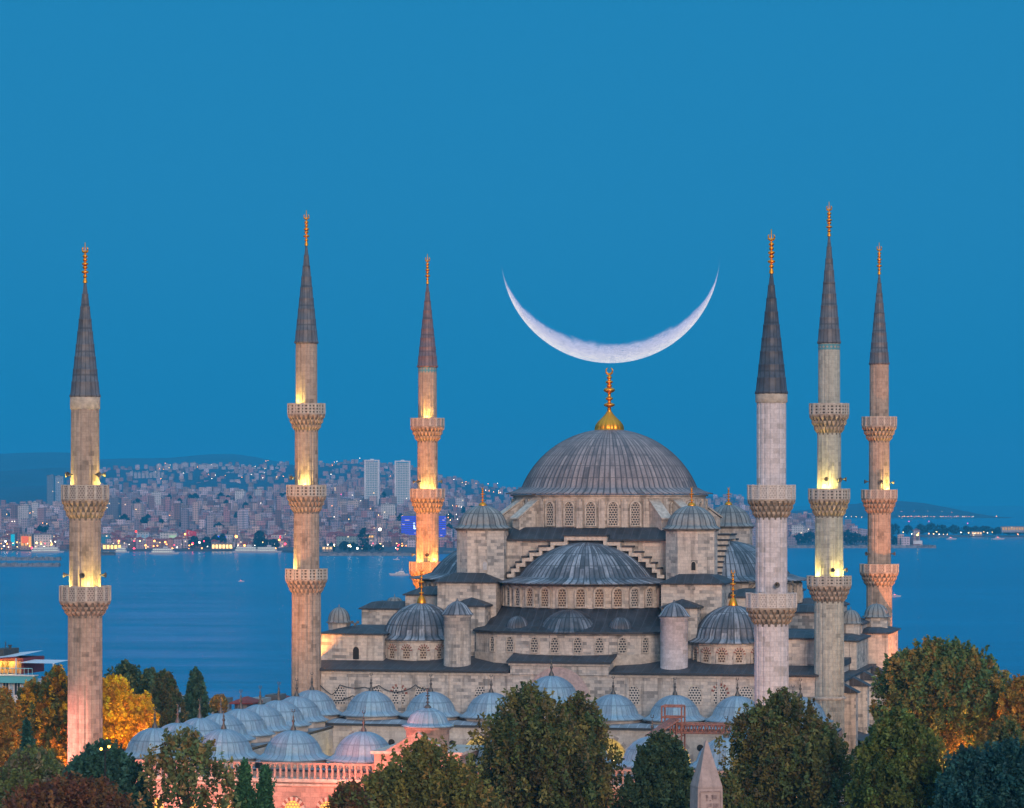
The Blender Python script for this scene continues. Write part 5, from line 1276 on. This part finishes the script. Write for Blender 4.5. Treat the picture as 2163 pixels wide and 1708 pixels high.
G3 = [(.022, .038, .018), (.030, .043, .018), (.017, .032, .017)]
G4 = [(.030, .050, .026), (.022, .044, .026), (.050, .055, .02)]
GB = [(.008, .034, .034), (.012, .040, .034), (.008, .028, .030)]
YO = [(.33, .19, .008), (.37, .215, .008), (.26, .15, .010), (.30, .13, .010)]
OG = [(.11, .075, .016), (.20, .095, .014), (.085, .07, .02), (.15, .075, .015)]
RE = [(.065, .026, .013), (.055, .032, .013), (.045, .020, .014), (.075, .036, .013)]
GO = [(.045, .060, .020), (.09, .065, .018), (.035, .055, .022)]
tree('broadleaf_tree', 'largest and broadest dark green tree, standing in front of the courtyard arcade', 1158, 1454, 345, 264, 18, G1, 'dome', 34000, clumps=330, lobes=((-.20, -.1, .74, 0), (.34, .1, .64, .9), (.1, -.3, .75, 2.6), (-.42, .2, .55, 2.2)))
tree('broadleaf_tree', 'olive brown tree in front of the domed gate', 893, 1566, 330, 255, 13.5, [(.085, .075, .018), (.065, .068, .018), (.11, .07, .02), (.055, .06, .02)], 'dome', 17000, clumps=210, lobes=((.02, 0, .72, 0), (-.42, 0, .6, 2.4), (.42, -.1, .6, 2.0)))
tree('broadleaf_tree', 'compact very dark green tree left of the stone obelisk', 1400, 1552, 142, 258, 11.5, G3, 'dome', 12000, clumps=130)
tree('broadleaf_tree', 'tall dark olive tree at the foot of the near right minaret', 1665, 1462, 290, 270, 16, G1, 'dome', 24000, clumps=230, lobes=((-.05, 0, .74, 0), (-.42, -.1, .58, 1.3), (.38, 0, .64, 2.4), (.1, -.3, .7, 3.0)))
tree('broadleaf_tree', 'fresh green tree right of the tall olive tree at lower right', 1902, 1500, 222, 258, 14, G2, 'dome', 19000, clumps=210, lobes=((-.06, 0, .82, 0), (.36, -.1, .62, 1.6), (-.42, 0, .56, 2.2)))
tree('broadleaf_tree', 'dark blue green tree in the lower right corner', 2090, 1568, 236, 250, 12, GB, 'round', 16000, clumps=170, lobes=((-.35, 0, .65, .6), (.3, 0, .7, 0)))
tree('broadleaf_tree', 'big wide tree before the sea at right, orange lit from below', 1985, 1352, 284, 345, 13, [(.040, .070, .026), (.055, .075, .024), (.075, .07, .02), (.12, .075, .018)], 'dome', 24000, leaf=.36, clumps=240, lobes=((-.03, 0, .76, 0), (-.46, 0, .54, 1.3), (.42, 0, .6, 1.1), (.1, -.3, .8, 2.4)))
tree('broadleaf_tree', 'tree with orange tinged leaves at the right edge', 2165, 1430, 110, 335, 14, OG, 'round', 9000, leaf=.4)
tree('broadleaf_tree', 'green tree between the wide tree and the right edge, lower down', 2125, 1520, 130, 300, 14, GO, 'round', 8000)
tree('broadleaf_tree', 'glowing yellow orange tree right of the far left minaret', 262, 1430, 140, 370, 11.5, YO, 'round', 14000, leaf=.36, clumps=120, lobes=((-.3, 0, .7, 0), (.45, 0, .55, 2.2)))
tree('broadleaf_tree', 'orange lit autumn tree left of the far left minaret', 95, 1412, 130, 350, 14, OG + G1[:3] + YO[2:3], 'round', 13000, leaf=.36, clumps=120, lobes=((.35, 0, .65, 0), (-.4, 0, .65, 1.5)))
tree('broadleaf_tree', 'tall brownish green tree at the left edge', -2, 1455, 110, 345, 15, OG, 'dome', 9000, leaf=.38)
tree('broadleaf_tree', 'dark green round tree behind the yellow tree, before the sea', 280, 1402, 140, 420, 11, G4, 'round', 11000, leaf=.36, lobes=((-.2, 0, .7, 0), (.5, 0, .55, .8)))
tree('broadleaf_tree', 'dark green tree right of the yellow tree, behind the first courtyard domes', 345, 1420, 82, 405, 14, [(.045, .042, .018), (.030, .045, .02)], 'poplar', 7000, leaf=.4)
tree('poplar_tree', 'lone upright poplar before the sea left of the courtyard domes', 414, 1414, 56, 430, 12, [(.022, .052, .032), (.028, .05, .03)], 'poplar', 6000, leaf=.4, clumps=70, up=2.4)
tree('conifer_tree', 'dark cypress like tree in front of the foot of the far left minaret', 215, 1572, 170, 255, 9.5, [(.016, .045, .034), (.014, .038, .03), (.02, .05, .03)], 'dome', 14000, clumps=150, up=2.3)
tree('broadleaf_tree', 'grey green tree at lower left below the orange trees', 70, 1586, 190, 262, 10, [(.055, .07, .022), (.045, .06, .025), (.07, .06, .035)], 'dome', 14000, clumps=170)
tree('broadleaf_tree', 'red brown autumn tree at the bottom left', 150, 1648, 290, 235, 9, RE, 'round', 15000, clumps=180)
tree('broadleaf_tree', 'thin sparse tree with showing sky between leaves before the front wall', 395, 1545, 200, 250, 9.5, [(.055, .075, .03), (.07, .07, .025), (.10, .07, .025)], 'dome', 1700, clumps=60, leaf=.33, dens=.4)
for x, yt, lab in ((517, 1610, 'left of two slim dark conifers before the pink front wall'), (560, 1620, 'right of two slim dark conifers before the pink front wall')):
    tree('conifer_tree', lab, x, yt, 92, 250, 11, [(.018, .055, .026), (.022, .06, .026)], 'cone', 5200, clumps=90, leaf=.26, up=1.6)
tree('conifer_tree', 'small dark spire shaped conifer among the orange trees at left', 56, 1522, 40, 300, 9, [(.012, .04, .03)], 'cone', 3000, clumps=60, leaf=.3, up=1.6)
tree('broadleaf_tree', 'reddish green bush like tree at the bottom below the gate', 740, 1655, 120, 245, 10, RE + G1[:2], 'round', 6000)
tree('broadleaf_tree', 'low dark tree at the foot of the obelisk on its right', 1540, 1640, 70, 245, 10, G1, 'round', 4000)
tree('broadleaf_tree', 'small orange brown tree on the shore slope left of the courtyard domes', 462, 1470, 30, 520, 8, OG, 'round', 2500, leaf=.45)
FT = [(.018, .045, .05), (.014, .038, .045)]
def far_tree(x, ytop, wpx, D, lab, grp, base=None, h=None):
    b = hz(x, D) if base is None else base; zt = W(x, ytop, D)[2]
    tree('broadleaf_tree', lab, x, ytop, wpx, D, max(4, zt - b - 1), FT, 'dome', 900, leaf=1.5, clumps=40, up=1.1, base=b, grp=grp)
for x, yt, ww, D in ((410, 1133, 26, 3850), (435, 1135, 24, 3850), (470, 1128, 20, 3900), (455, 1130, 18, 3900), (548, 1122, 26, 3850), (552, 1136, 34, 3840), (577, 1140, 30, 3835), (462, 1105, 28, 4300), (768, 1115, 26, 3690), (728, 1145, 26, 3660), (745, 1147, 24, 3660), (775, 1150, 26, 3655), (800, 1150, 20, 3655), (700, 1148, 20, 3660), (20, 1145, 18, 3850)):
    far_tree(x, yt, ww, D, 'dark green tree on the far shore ' + where(x), 'trees on the far shore')
rs4 = random.Random(4)
for i in range(46):
    x = rs4.choice((rs4.uniform(4, 122), rs4.uniform(232, 604), rs4.uniform(232, 604), rs4.uniform(232, 604), rs4.uniform(690, 868), rs4.uniform(940, 1000))); Y = rs4.uniform(3990, 5600)
    far_tree(x, HY + (ZC - hz(x, Y) - rs4.uniform(13, 19)) * F / Y, rs4.uniform(12, 24), Y, 'dark green tree among the houses ' + where(x), 'trees among the houses')
for x, yt, ww in ((1688, 1120, 36), (1712, 1116, 40), (1745, 1114, 44), (1790, 1112, 40), (1805, 1118, 44), (1840, 1124, 50), (1868, 1120, 40), (1900, 1127, 36), (1918, 1132, 30), (1935, 1138, 22)):
    far_tree(x, yt + 8, ww, 4240, 'dark tree of the grove on the right headland', 'trees on the right headland')
for x, yt, ww in ((1890, 1105, 30), (1918, 1108, 24), (1945, 1107, 34), (1967, 1104, 40), (1990, 1107, 34), (2015, 1108, 30), (2040, 1110, 30), (2060, 1110, 24), (2082, 1110, 40), (2108, 1113, 28), (2130, 1115, 26), (2155, 1115, 30)):
    far_tree(x, yt + 2, ww, 5130, 'dark round tree lining the right hand far shore', 'trees on the right hand far shore', base=-31)

# ------------------------------------------------------------------ obelisk
GRAN = stone('pink_granite', (.42, .32, .30), (.36, .28, .27), (.26, .20, .195), 9, 9, stain=.25, contrast=.6, seed=6)
X, Y, zt = W(1492, 1565, 225)
ob = empty('obelisk', (X, Y, 0), R(14), 'pink granite obelisk with carved figures and pointed top among the trees', 'monument')
zs = ZC - (1660 - HY) * 225 / F; hw = .92
m = M(); b = 1.15
def sq(r): return [(-r, -r), (r, -r), (r, r), (-r, r)]
m.frust(sq(b), 3, sq(hw), zs, 0, False); m.frust(sq(hw), zs, sq(.06), zt, 0, True)
m.build('shaft', GRAN, ob)
m = M(); m.box(-1.6, 1.6, -1.6, 1.6, 0, 2.2); m.box(-1.35, 1.35, -1.35, 1.35, 2.2, 3.0); m.build('base', TRIM, ob)
m = M(); rr = random.Random(3)
def fig(z, k):                                            # shallow carved signs
    y = -(hw + (zs - z) * (b - hw) / (zs - 3)) - .02
    for i in range(k):
        a = rr.uniform(-.6, .5); w_ = rr.uniform(.06, .28); h = rr.uniform(.08, .42)
        m.box(a, a + w_, y - .015, y + .03, z - h, z)
        if rr.random() < .6: m.lathe([(.09, 0), (.07, .03), (.01, .035)], 9, 0, 0); 
m.box(-.78, .78, -hw - .05, -hw + .02, zs - .38, zs - .30)
m.box(-.80, -.73, -hw - .075, -hw - .0, zs - 5, zs - .4); m.box(.73, .80, -hw - .075, -hw - .0, zs - 5, zs - .4)
for z in (zs - .6, zs - 1.2, zs - 1.75, zs - 2.3, zs - 2.9, zs - 3.4): fig(z, 6)
m.v = [(x, y, z) if not (abs(x) < .1 and abs(y) < .1) else (x, y - hw, z + zs - 1) for x, y, z in m.v]
m.build('carving', plain('carved_granite', (.30, .22, .21), .9, var=.3), ob)

# ------------------------------------------------------------------ red steel gantry standing over the front arcade
RUST = plain('red_steel', (.30, .13, .09), .7, var=.35)
ga = empty('scaffold_gantry', loc2w(22.5, -94, 0), -TH, 'red brown steel lattice gantry with a square top frame standing over the courtyard edge', 'scaffold')
m = M(); r = .09
def lat(u0, u1, v0, v1, z0, z1, n, m):
    for v in (v0, v1):
        for z in (z0, z1): m.bar((u0, v, z), (u1, v, z), r)
        for i in range(n):
            a, b = u0 + (u1 - u0) * i / n, u0 + (u1 - u0) * (i + 1) / n
            m.bar((a, v, z0), ((a + b) / 2, v, z1), r * .7); m.bar(((a + b) / 2, v, z1), (b, v, z0), r * .7)
    for i in range(n + 1):
        a = u0 + (u1 - u0) * i / n
        for z in (z0, z1): m.bar((a, v0, z), (a, v1, z), r * .7)
def gu(x): return L(x, 1550, -94)[0] - 22.5
def gzz(y): return L(1437, y, -94)[1]
lat(gu(1425), gu(1541), -1.0, 1.0, gzz(1547), gzz(1529), 9, m)
m.build('truss_beam', RUST, ga)
m = M()
for u in (gu(1401), gu(1443)):
    for v in (-1, 1): m.bar((u, v, gzz(1525)), (u, v, gzz(1492)), r)
for z in (gzz(1492), gzz(1515)):
    m.bar((gu(1401), -1, z), (gu(1443), -1, z), r); m.bar((gu(1401), 1, z), (gu(1443), 1, z), r); m.bar((gu(1401), -1, z), (gu(1401), 1, z), r); m.bar((gu(1443), -1, z), (gu(1443), 1, z), r)
m.build('top_frame', RUST, ga)
m = M()
for v in (-1, 1):
    for x in (1424, 1443): m.bar((gu(x), v, 9.0), (gu(x), v, gzz(1525)), r)
    for i in range(5): m.bar((gu(1424), v, 9.2 + i * .8), (gu(1443), v, 9.6 + i * .8), r * .6)
m.build('leg', RUST, ga)
m = M()
a, b = gu(1369), gu(1440)
m.face([(a, -1.3, gzz(1551)), (a + 1.2, -3.2, gzz(1551)), (b, -1.3, gzz(1518)), (b - 1.2, 1.0, gzz(1516))]); 
for t in (0, .33, .66, 1.0): m.bar((a + 1.2 * t, -1.3 - 1.9 * t, gzz(1553)), (b - 1.2 + 1.2 * t, 1.0 - 2.3 * t, gzz(1519)), r)
for i in range(6):
    t = i / 5; m.bar((a + (b - a) * t * .9, -1.3, gzz(1553) + (gzz(1519) - gzz(1553)) * t), (a + (b - a) * t * .9, -1.3, 9.3), r * .8)
m.build('sloping_ramp', RUST, ga)
tg = M(); tg.frust(sq(.35), 0, sq(.28), .9, 0); tag(tg.build('tarpaulin_bag', plain('blue_tarp', (.02, .28, .48), .5), None, loc2w(L(1526, 1575, -95)[0], -95, L(1526, 1578, -95)[1])), 'small blue tarpaulin bag hanging under the end of the red gantry', 'bag')

# ------------------------------------------------------------------ terrace building at the left edge
TEAL = plain('teal_paint', (.10, .42, .50), .6, var=.1, sc=.4); WHT = plain('white_paint', (.68, .68, .72), .6, var=.12); PBL = plain('pale_blue_paint', (.32, .46, .60), .6); MAR = plain('maroon_awning', (.16, .03, .05), .8)
YB = 440; kB = YB / F
X0 = PX(-40) * YB; X1 = PX(80) * YB; zt = lambda y: ZC - (y - HY) * kB
tb = empty('terrace_building', ((X0 + X1) / 2, YB, 0), R(-16), 'white and teal hotel with lit roof terrace and awnings at the left edge', 'building')
hw = (X1 - X0) / 2
m = M(); m.box(-hw, hw, 0, 9, 0, zt(1441), 0)
for i in range(5): m.box(-hw + .6 + i * 1.75, -hw + 1.1 + i * 1.75, -.1, -.003, 4, zt(1443), 1)
m.build('wall', [WHT, PBL], tb)
wm = M(); wm.box(-.42, .42, -.1, -.02, 0, 1.7, 0); wm.box(-.55, .55, -.16, -.1, -.12, .0, 1); wm.box(-.55, .55, -.16, -.1, 1.7, 1.85, 1); wm.box(-.55, -.42, -.16, -.1, 0, 1.7, 1); wm.box(.42, .55, -.16, -.1, 0, 1.7, 1); wm.box(-.03, .03, -.13, -.1, 0, 1.7, 1)
wme = wm.mesh('window', [GLS, WHT])
for i in range(4):
    for j in range(2): link('window', wme, tb, (-hw + 1.75 + i * 1.75, 0, zt(1468) - j * 3.0))
m = M(); m.box(-hw - .3, hw + .3, -1.2, .02, zt(1442), zt(1427)); m.box(-hw - .45, hw + .45, -1.35, .02, zt(1427), zt(1425), 1); m.build('balcony', [TEAL, WHT], tb)
m = M()
for i in range(14): m.bar((-hw + hw * 2 * i / 13, -1.1, zt(1425)), (-hw + hw * 2 * i / 13, -1.1, zt(1411)), .04)
m.bar((-hw, -1.1, zt(1411)), (hw, -1.1, zt(1411)), .05); m.build('railing', plain('railing_glass', (.25, .55, .62), .3), tb)
m = M(); m.box(-hw, hw * .36, 1.5, 8.5, zt(1425), zt(1392), 0); m.box(-hw, hw * .3, 1.35, 1.45, zt(1424), zt(1398), 1)
m.build('roof_room', [MAR, plain('terrace_back_wall', (.30, .17, .10), .8, var=.5, sc=.8)], tb)
m = M(); m.face([(-hw, -1, zt(1393)), (hw * .38, -1, zt(1386)), (hw * .38, 8, zt(1380)), (-hw, 8, zt(1387))]); m.face([(-hw, -1, zt(1396)), (hw * .38, -1, zt(1389)), (hw * .38, -1, zt(1386)), (-hw, -1, zt(1393))], 1); m.build('awning', [WHT, MAR], tb)
m = M()
for u in (hw * .36, -hw * .4): m.box(u - .08, u + .08, -1, -.85, zt(1425), zt(1390))
m.face([(hw * .38, -.6, zt(1400)), (hw * 1.75, -.6, zt(1400)), (hw * 1.75, 5, zt(1397)), (hw * .38, 5, zt(1397))]); m.box(hw * 1.72, hw * 1.78, -.6, -.5, zt(1440), zt(1400)); m.box(hw * 1.72, hw * 1.78, 4.8, 4.9, 0, zt(1398))
m.build('canopy_frame', WHT, tb)
m = M(); m.box(-hw, -hw * .45, 2, 7, zt(1392), zt(1374)); m.lathe([(.22, zt(1376)), (.2, zt(1368)), (.32, zt(1367)), (.32, zt(1365))], 8, -hw * .33, 3); m.bar((-hw * .5, 3, zt(1374)), (-hw * .5, 3, zt(1358)), .07); m.build('chimney', plain('slate_grey', (.05, .06, .065), .8), tb)
for i, (u, lab) in enumerate(((-hw * .42, 'left closed yellow parasol on the lit hotel terrace'), (-hw * .2, 'middle closed yellow parasol on the lit hotel terrace'), (-hw * .02, 'right closed yellow parasol on the lit hotel terrace'))):
    m = M(); m.bar((0, 0, 0), (0, 0, 1.6), .04); m.lathe([(.05, .55), (.42 if i == 0 else .2, .62), (.28 if i == 0 else .2, 1.1), (.03, 1.75)], 10, mat=0)
    c = Mat('p').m; o = m.build('parasol', plain('yellow_canvas', (.75, .46, .03), .8)); p = np.array([u, -.5, 0]); a = R(-16)
    o.location = ((X0 + X1) / 2 + cos(a) * u - sin(a) * -.5, YB + sin(a) * u + cos(a) * -.5, zt(1424)); tag(o, lab, 'parasol', 'closed parasols on the terrace')
a = R(-16)
for u in (-hw * .5, -hw * .05): point('terrace_lamp', ((X0 + X1) / 2 + cos(a) * u - sin(a) * .6, YB + sin(a) * u + cos(a) * .6, zt(1404)), 160, (1, .66, .15))
# low houses on the slope to the sea
for x, yt, ww, D, col, roof, lab in ((582, 1474, 26, 640, (.22, .19, .2), 'grey', 'low grey house with box on the roof left of the left front hall minaret'), (548, 1482, 30, 620, (.5, .4, .34), 'pale', 'low pale house behind the courtyard domes nearest the sea'), (520, 1486, 34, 610, (.30, .26, .25), 'red', 'low brown house behind the left row of courtyard domes'), (468, 1482, 28, 640, (.36, .33, .34), 'grey', 'low grey roof by the sea beside the poplar'), (600, 1480, 22, 650, (.42, .34, .30), 'red', 'small red roofed house at the foot of the left front hall minaret'), (370, 1478, 26, 600, (.6, .6, .62), 'pale', 'white house glimpsed beside the poplar')):
    X, Y, z = W(x, yt, D); wd = ww * D / F; zg = gz(0, D); ob_ = link('house', block(wd, 5, z - zg, roof), None, (X, Y, zg), -TH); ob_.color = (*col, 1); tag(ob_, lab, 'house', 'low houses on the shore slope')

# ------------------------------------------------------------------ floodlights on the ground and roofs
def flood(loc, tgt, pw_, col, lab, ang=60, size=.35, blend=.8):
    r = empty('floodlight', loc, atan2(tgt[1] - loc[1], tgt[0] - loc[0]) - pi / 2, lab, 'floodlight', 'floodlights round the mosque')
    m = M(); m.box(-.35, .35, -.2, .2, .25, .8); m.bar((0, 0, 0), (0, 0, .3), .06); m.build('housing', IRON, r); m = M(); m.box(-.3, .3, .2, .22, .3, .75); m.build('lens', glow('lens', col, 6), r)
    d = np.array(tgt, float) - np.array(loc, float); d /= np.linalg.norm(d); q = np.array(loc) + (0, 0, .55) + d * .6
    spot('flood_beam', tuple(q), tgt, pw_ * 3.2, col, ang, blend, None, size)
FG = 'ground floodlight with '
for i, u in enumerate((-28, -20, -12, -4, 8, 20)):
    flood(loc2w(u, -113, .05), loc2w(u, -103, 5.0), 1180, SAL, f'salmon coloured floodlight on the plaza {["before the left end of the front wall","left of the conifers","behind the conifers","before the gate","right of the gate","before the right end of the front wall"][i]}', 110)
flood(loc2w(-24, -116, .05), loc2w(-36.3, -104.4, 22), 2600, (1, .30, .13), 'orange floodlight on the plaza aimed at the far left minaret', 60)
flood(loc2w(-58, -100, .05), loc2w(-36.3, -104.4, 40), 8500, (1, .33, .11), 'orange floodlight left of the far left minaret', 80)
flood(loc2w(-52, -58, .05), loc2w(-33, -33, 46), 26000, (1, .33, .10), 'orange floodlight left of the courtyard aimed high at the second minaret', 60)
flood(loc2w(-46, -116, 6.0), loc2w(-24, -97, 11.5), 13000, (1, .30, .24), 'salmon floodlight on a post before the courtyard corner', 70)
flood(loc2w(-13, -118, 10.5), loc2w(-.5, -101, 13.5), 6500, (1, .22, .14), 'salmon floodlight on a post left of the gate', 80)
flood(loc2w(40, -20, .05), loc2w(33.3, -32, 10), 2500, (1, .36, .12), 'orange floodlight beside the right front hall minaret', 90)
flood(loc2w(3, -119, .05), loc2w(0, -105.5, 12), 2400, (1, .24, .13), 'salmon coloured floodlight on the plaza aimed at the gate', 70)
flood(loc2w(-46, -6, .05), loc2w(-33, -33, 32), 20000, (1, .30, .07), 'orange floodlight beside the left flank of the hall', 70)
flood(loc2w(-34.2, -30.8, 14.32), loc2w(-28, -28.3, 18.6), 2600, (1, .36, .08), 'orange floodlight on the gallery roof at the left hall corner', 120)
flood(loc2w(-40, 8, 14), loc2w(-33.8, 33.7, 44), 26000, (1, .25, .0), 'orange floodlight on the left side aimed at the rear minaret', 90)
flood(loc2w(-30, 26, 20.5), loc2w(-33.8, 33.7, 34), 1900, (1, .22, .0), 'orange floodlight on the corner roof under the rear left minaret', 110)
flood(loc2w(47, 12, .05), loc2w(33.2, 32.6, 34), 26000, (1, .30, .09), 'orange floodlight right of the hall aimed at the rear right minaret', 60)
flood(loc2w(52, -50, .05), loc2w(33.5, -32, 14), 900, (1, .45, .2), 'orange floodlight right of the courtyard', 45)
for x, y, D, pw_, lab in ((215, 1560, 366, 11000, 'orange lamp under the yellow tree'), (300, 1545, 362, 8000, 'orange lamp right of the yellow tree trunk'), (110, 1560, 346, 9000, 'orange lamp under the autumn trees at left'), (30, 1560, 344, 5000, 'orange lamp at the left edge under the trees'),
                          (2040, 1535, 338, 12000, 'orange lamp under the wide tree at right'), (1930, 1545, 338, 6000, 'orange lamp left under the wide tree at right'), (2105, 1520, 340, 6000, 'orange lamp near the right edge under the trees'), (1772, 1660, 285, 5200, 'orange street lamp between the two right trees'), (1255, 1655, 290, 2500, 'orange lamp glimpsed behind the large dark tree'), (1330, 1690, 285, 2000, 'orange lamp glimpsed between the large and round dark trees')):
    X, Y, z = W(x, y, D); z = min(max(z, 2.5), 3.4)
    r = empty('street_lamp', (X, Y, 0), 0, lab, 'street lamp', 'orange street lamps among the trees')
    m = M(); m.tube([(0, 0, 0), (0, 0, z)], [.09, .06], 6); m.lathe([(.06, z), (.22, z + .1), (.05, z + .18)], 8); m.build('post', IRON, r); m = M(); m.ball((0, 0, z + .36), .2); m.build('lamp', glow('sodium_lamp', (1, .42, .06), 10), r)
    point('street_light', (X, Y, z + .9), pw_ * .8, (1, .40, .06), None, .5)
X, Y, z = W(420, 1600, 250)
r = empty('street_lamp', W(222, 1625, 240)[:2] + (0,), 0, 'lit two headed street lamp before the dark cypress at left', 'street lamp', 'orange street lamps among the trees'); z = W(222, 1586, 240)[2]
m = M(); m.tube([(0, 0, 0), (0, 0, z)], [.09, .06], 6); m.bar((-.3, 0, z), (.3, 0, z), .05); m.build('post', IRON, r); m = M(); m.ball((-.3, 0, z + .12), .10); m.ball((.3, 0, z + .3), .10); m.build('lamp', glow('sodium_lamp', (1, .42, .06), 12), r)

# ------------------------------------------------------------------ the air
m = M(); m.box(-9500, 9500, -80, 18000, -40, 300)
mt = Mat('haze_air'); v = mt.t.nodes.new('ShaderNodeVolumePrincipled'); v.inputs['Color'].default_value = (.05, .58, 1.0, 1); v.inputs['Density'].default_value = HAZE; v.inputs['Anisotropy'].default_value = 0
mt.t.links.new(v.outputs[0], mt.out.inputs[1]); o = m.build('haze', mt.m); o['kind'] = 'stuff'
S.cycles.max_bounces = 6; S.cycles.diffuse_bounces = 2; S.cycles.transparent_max_bounces = 16; S.cycles.volume_bounces = 0
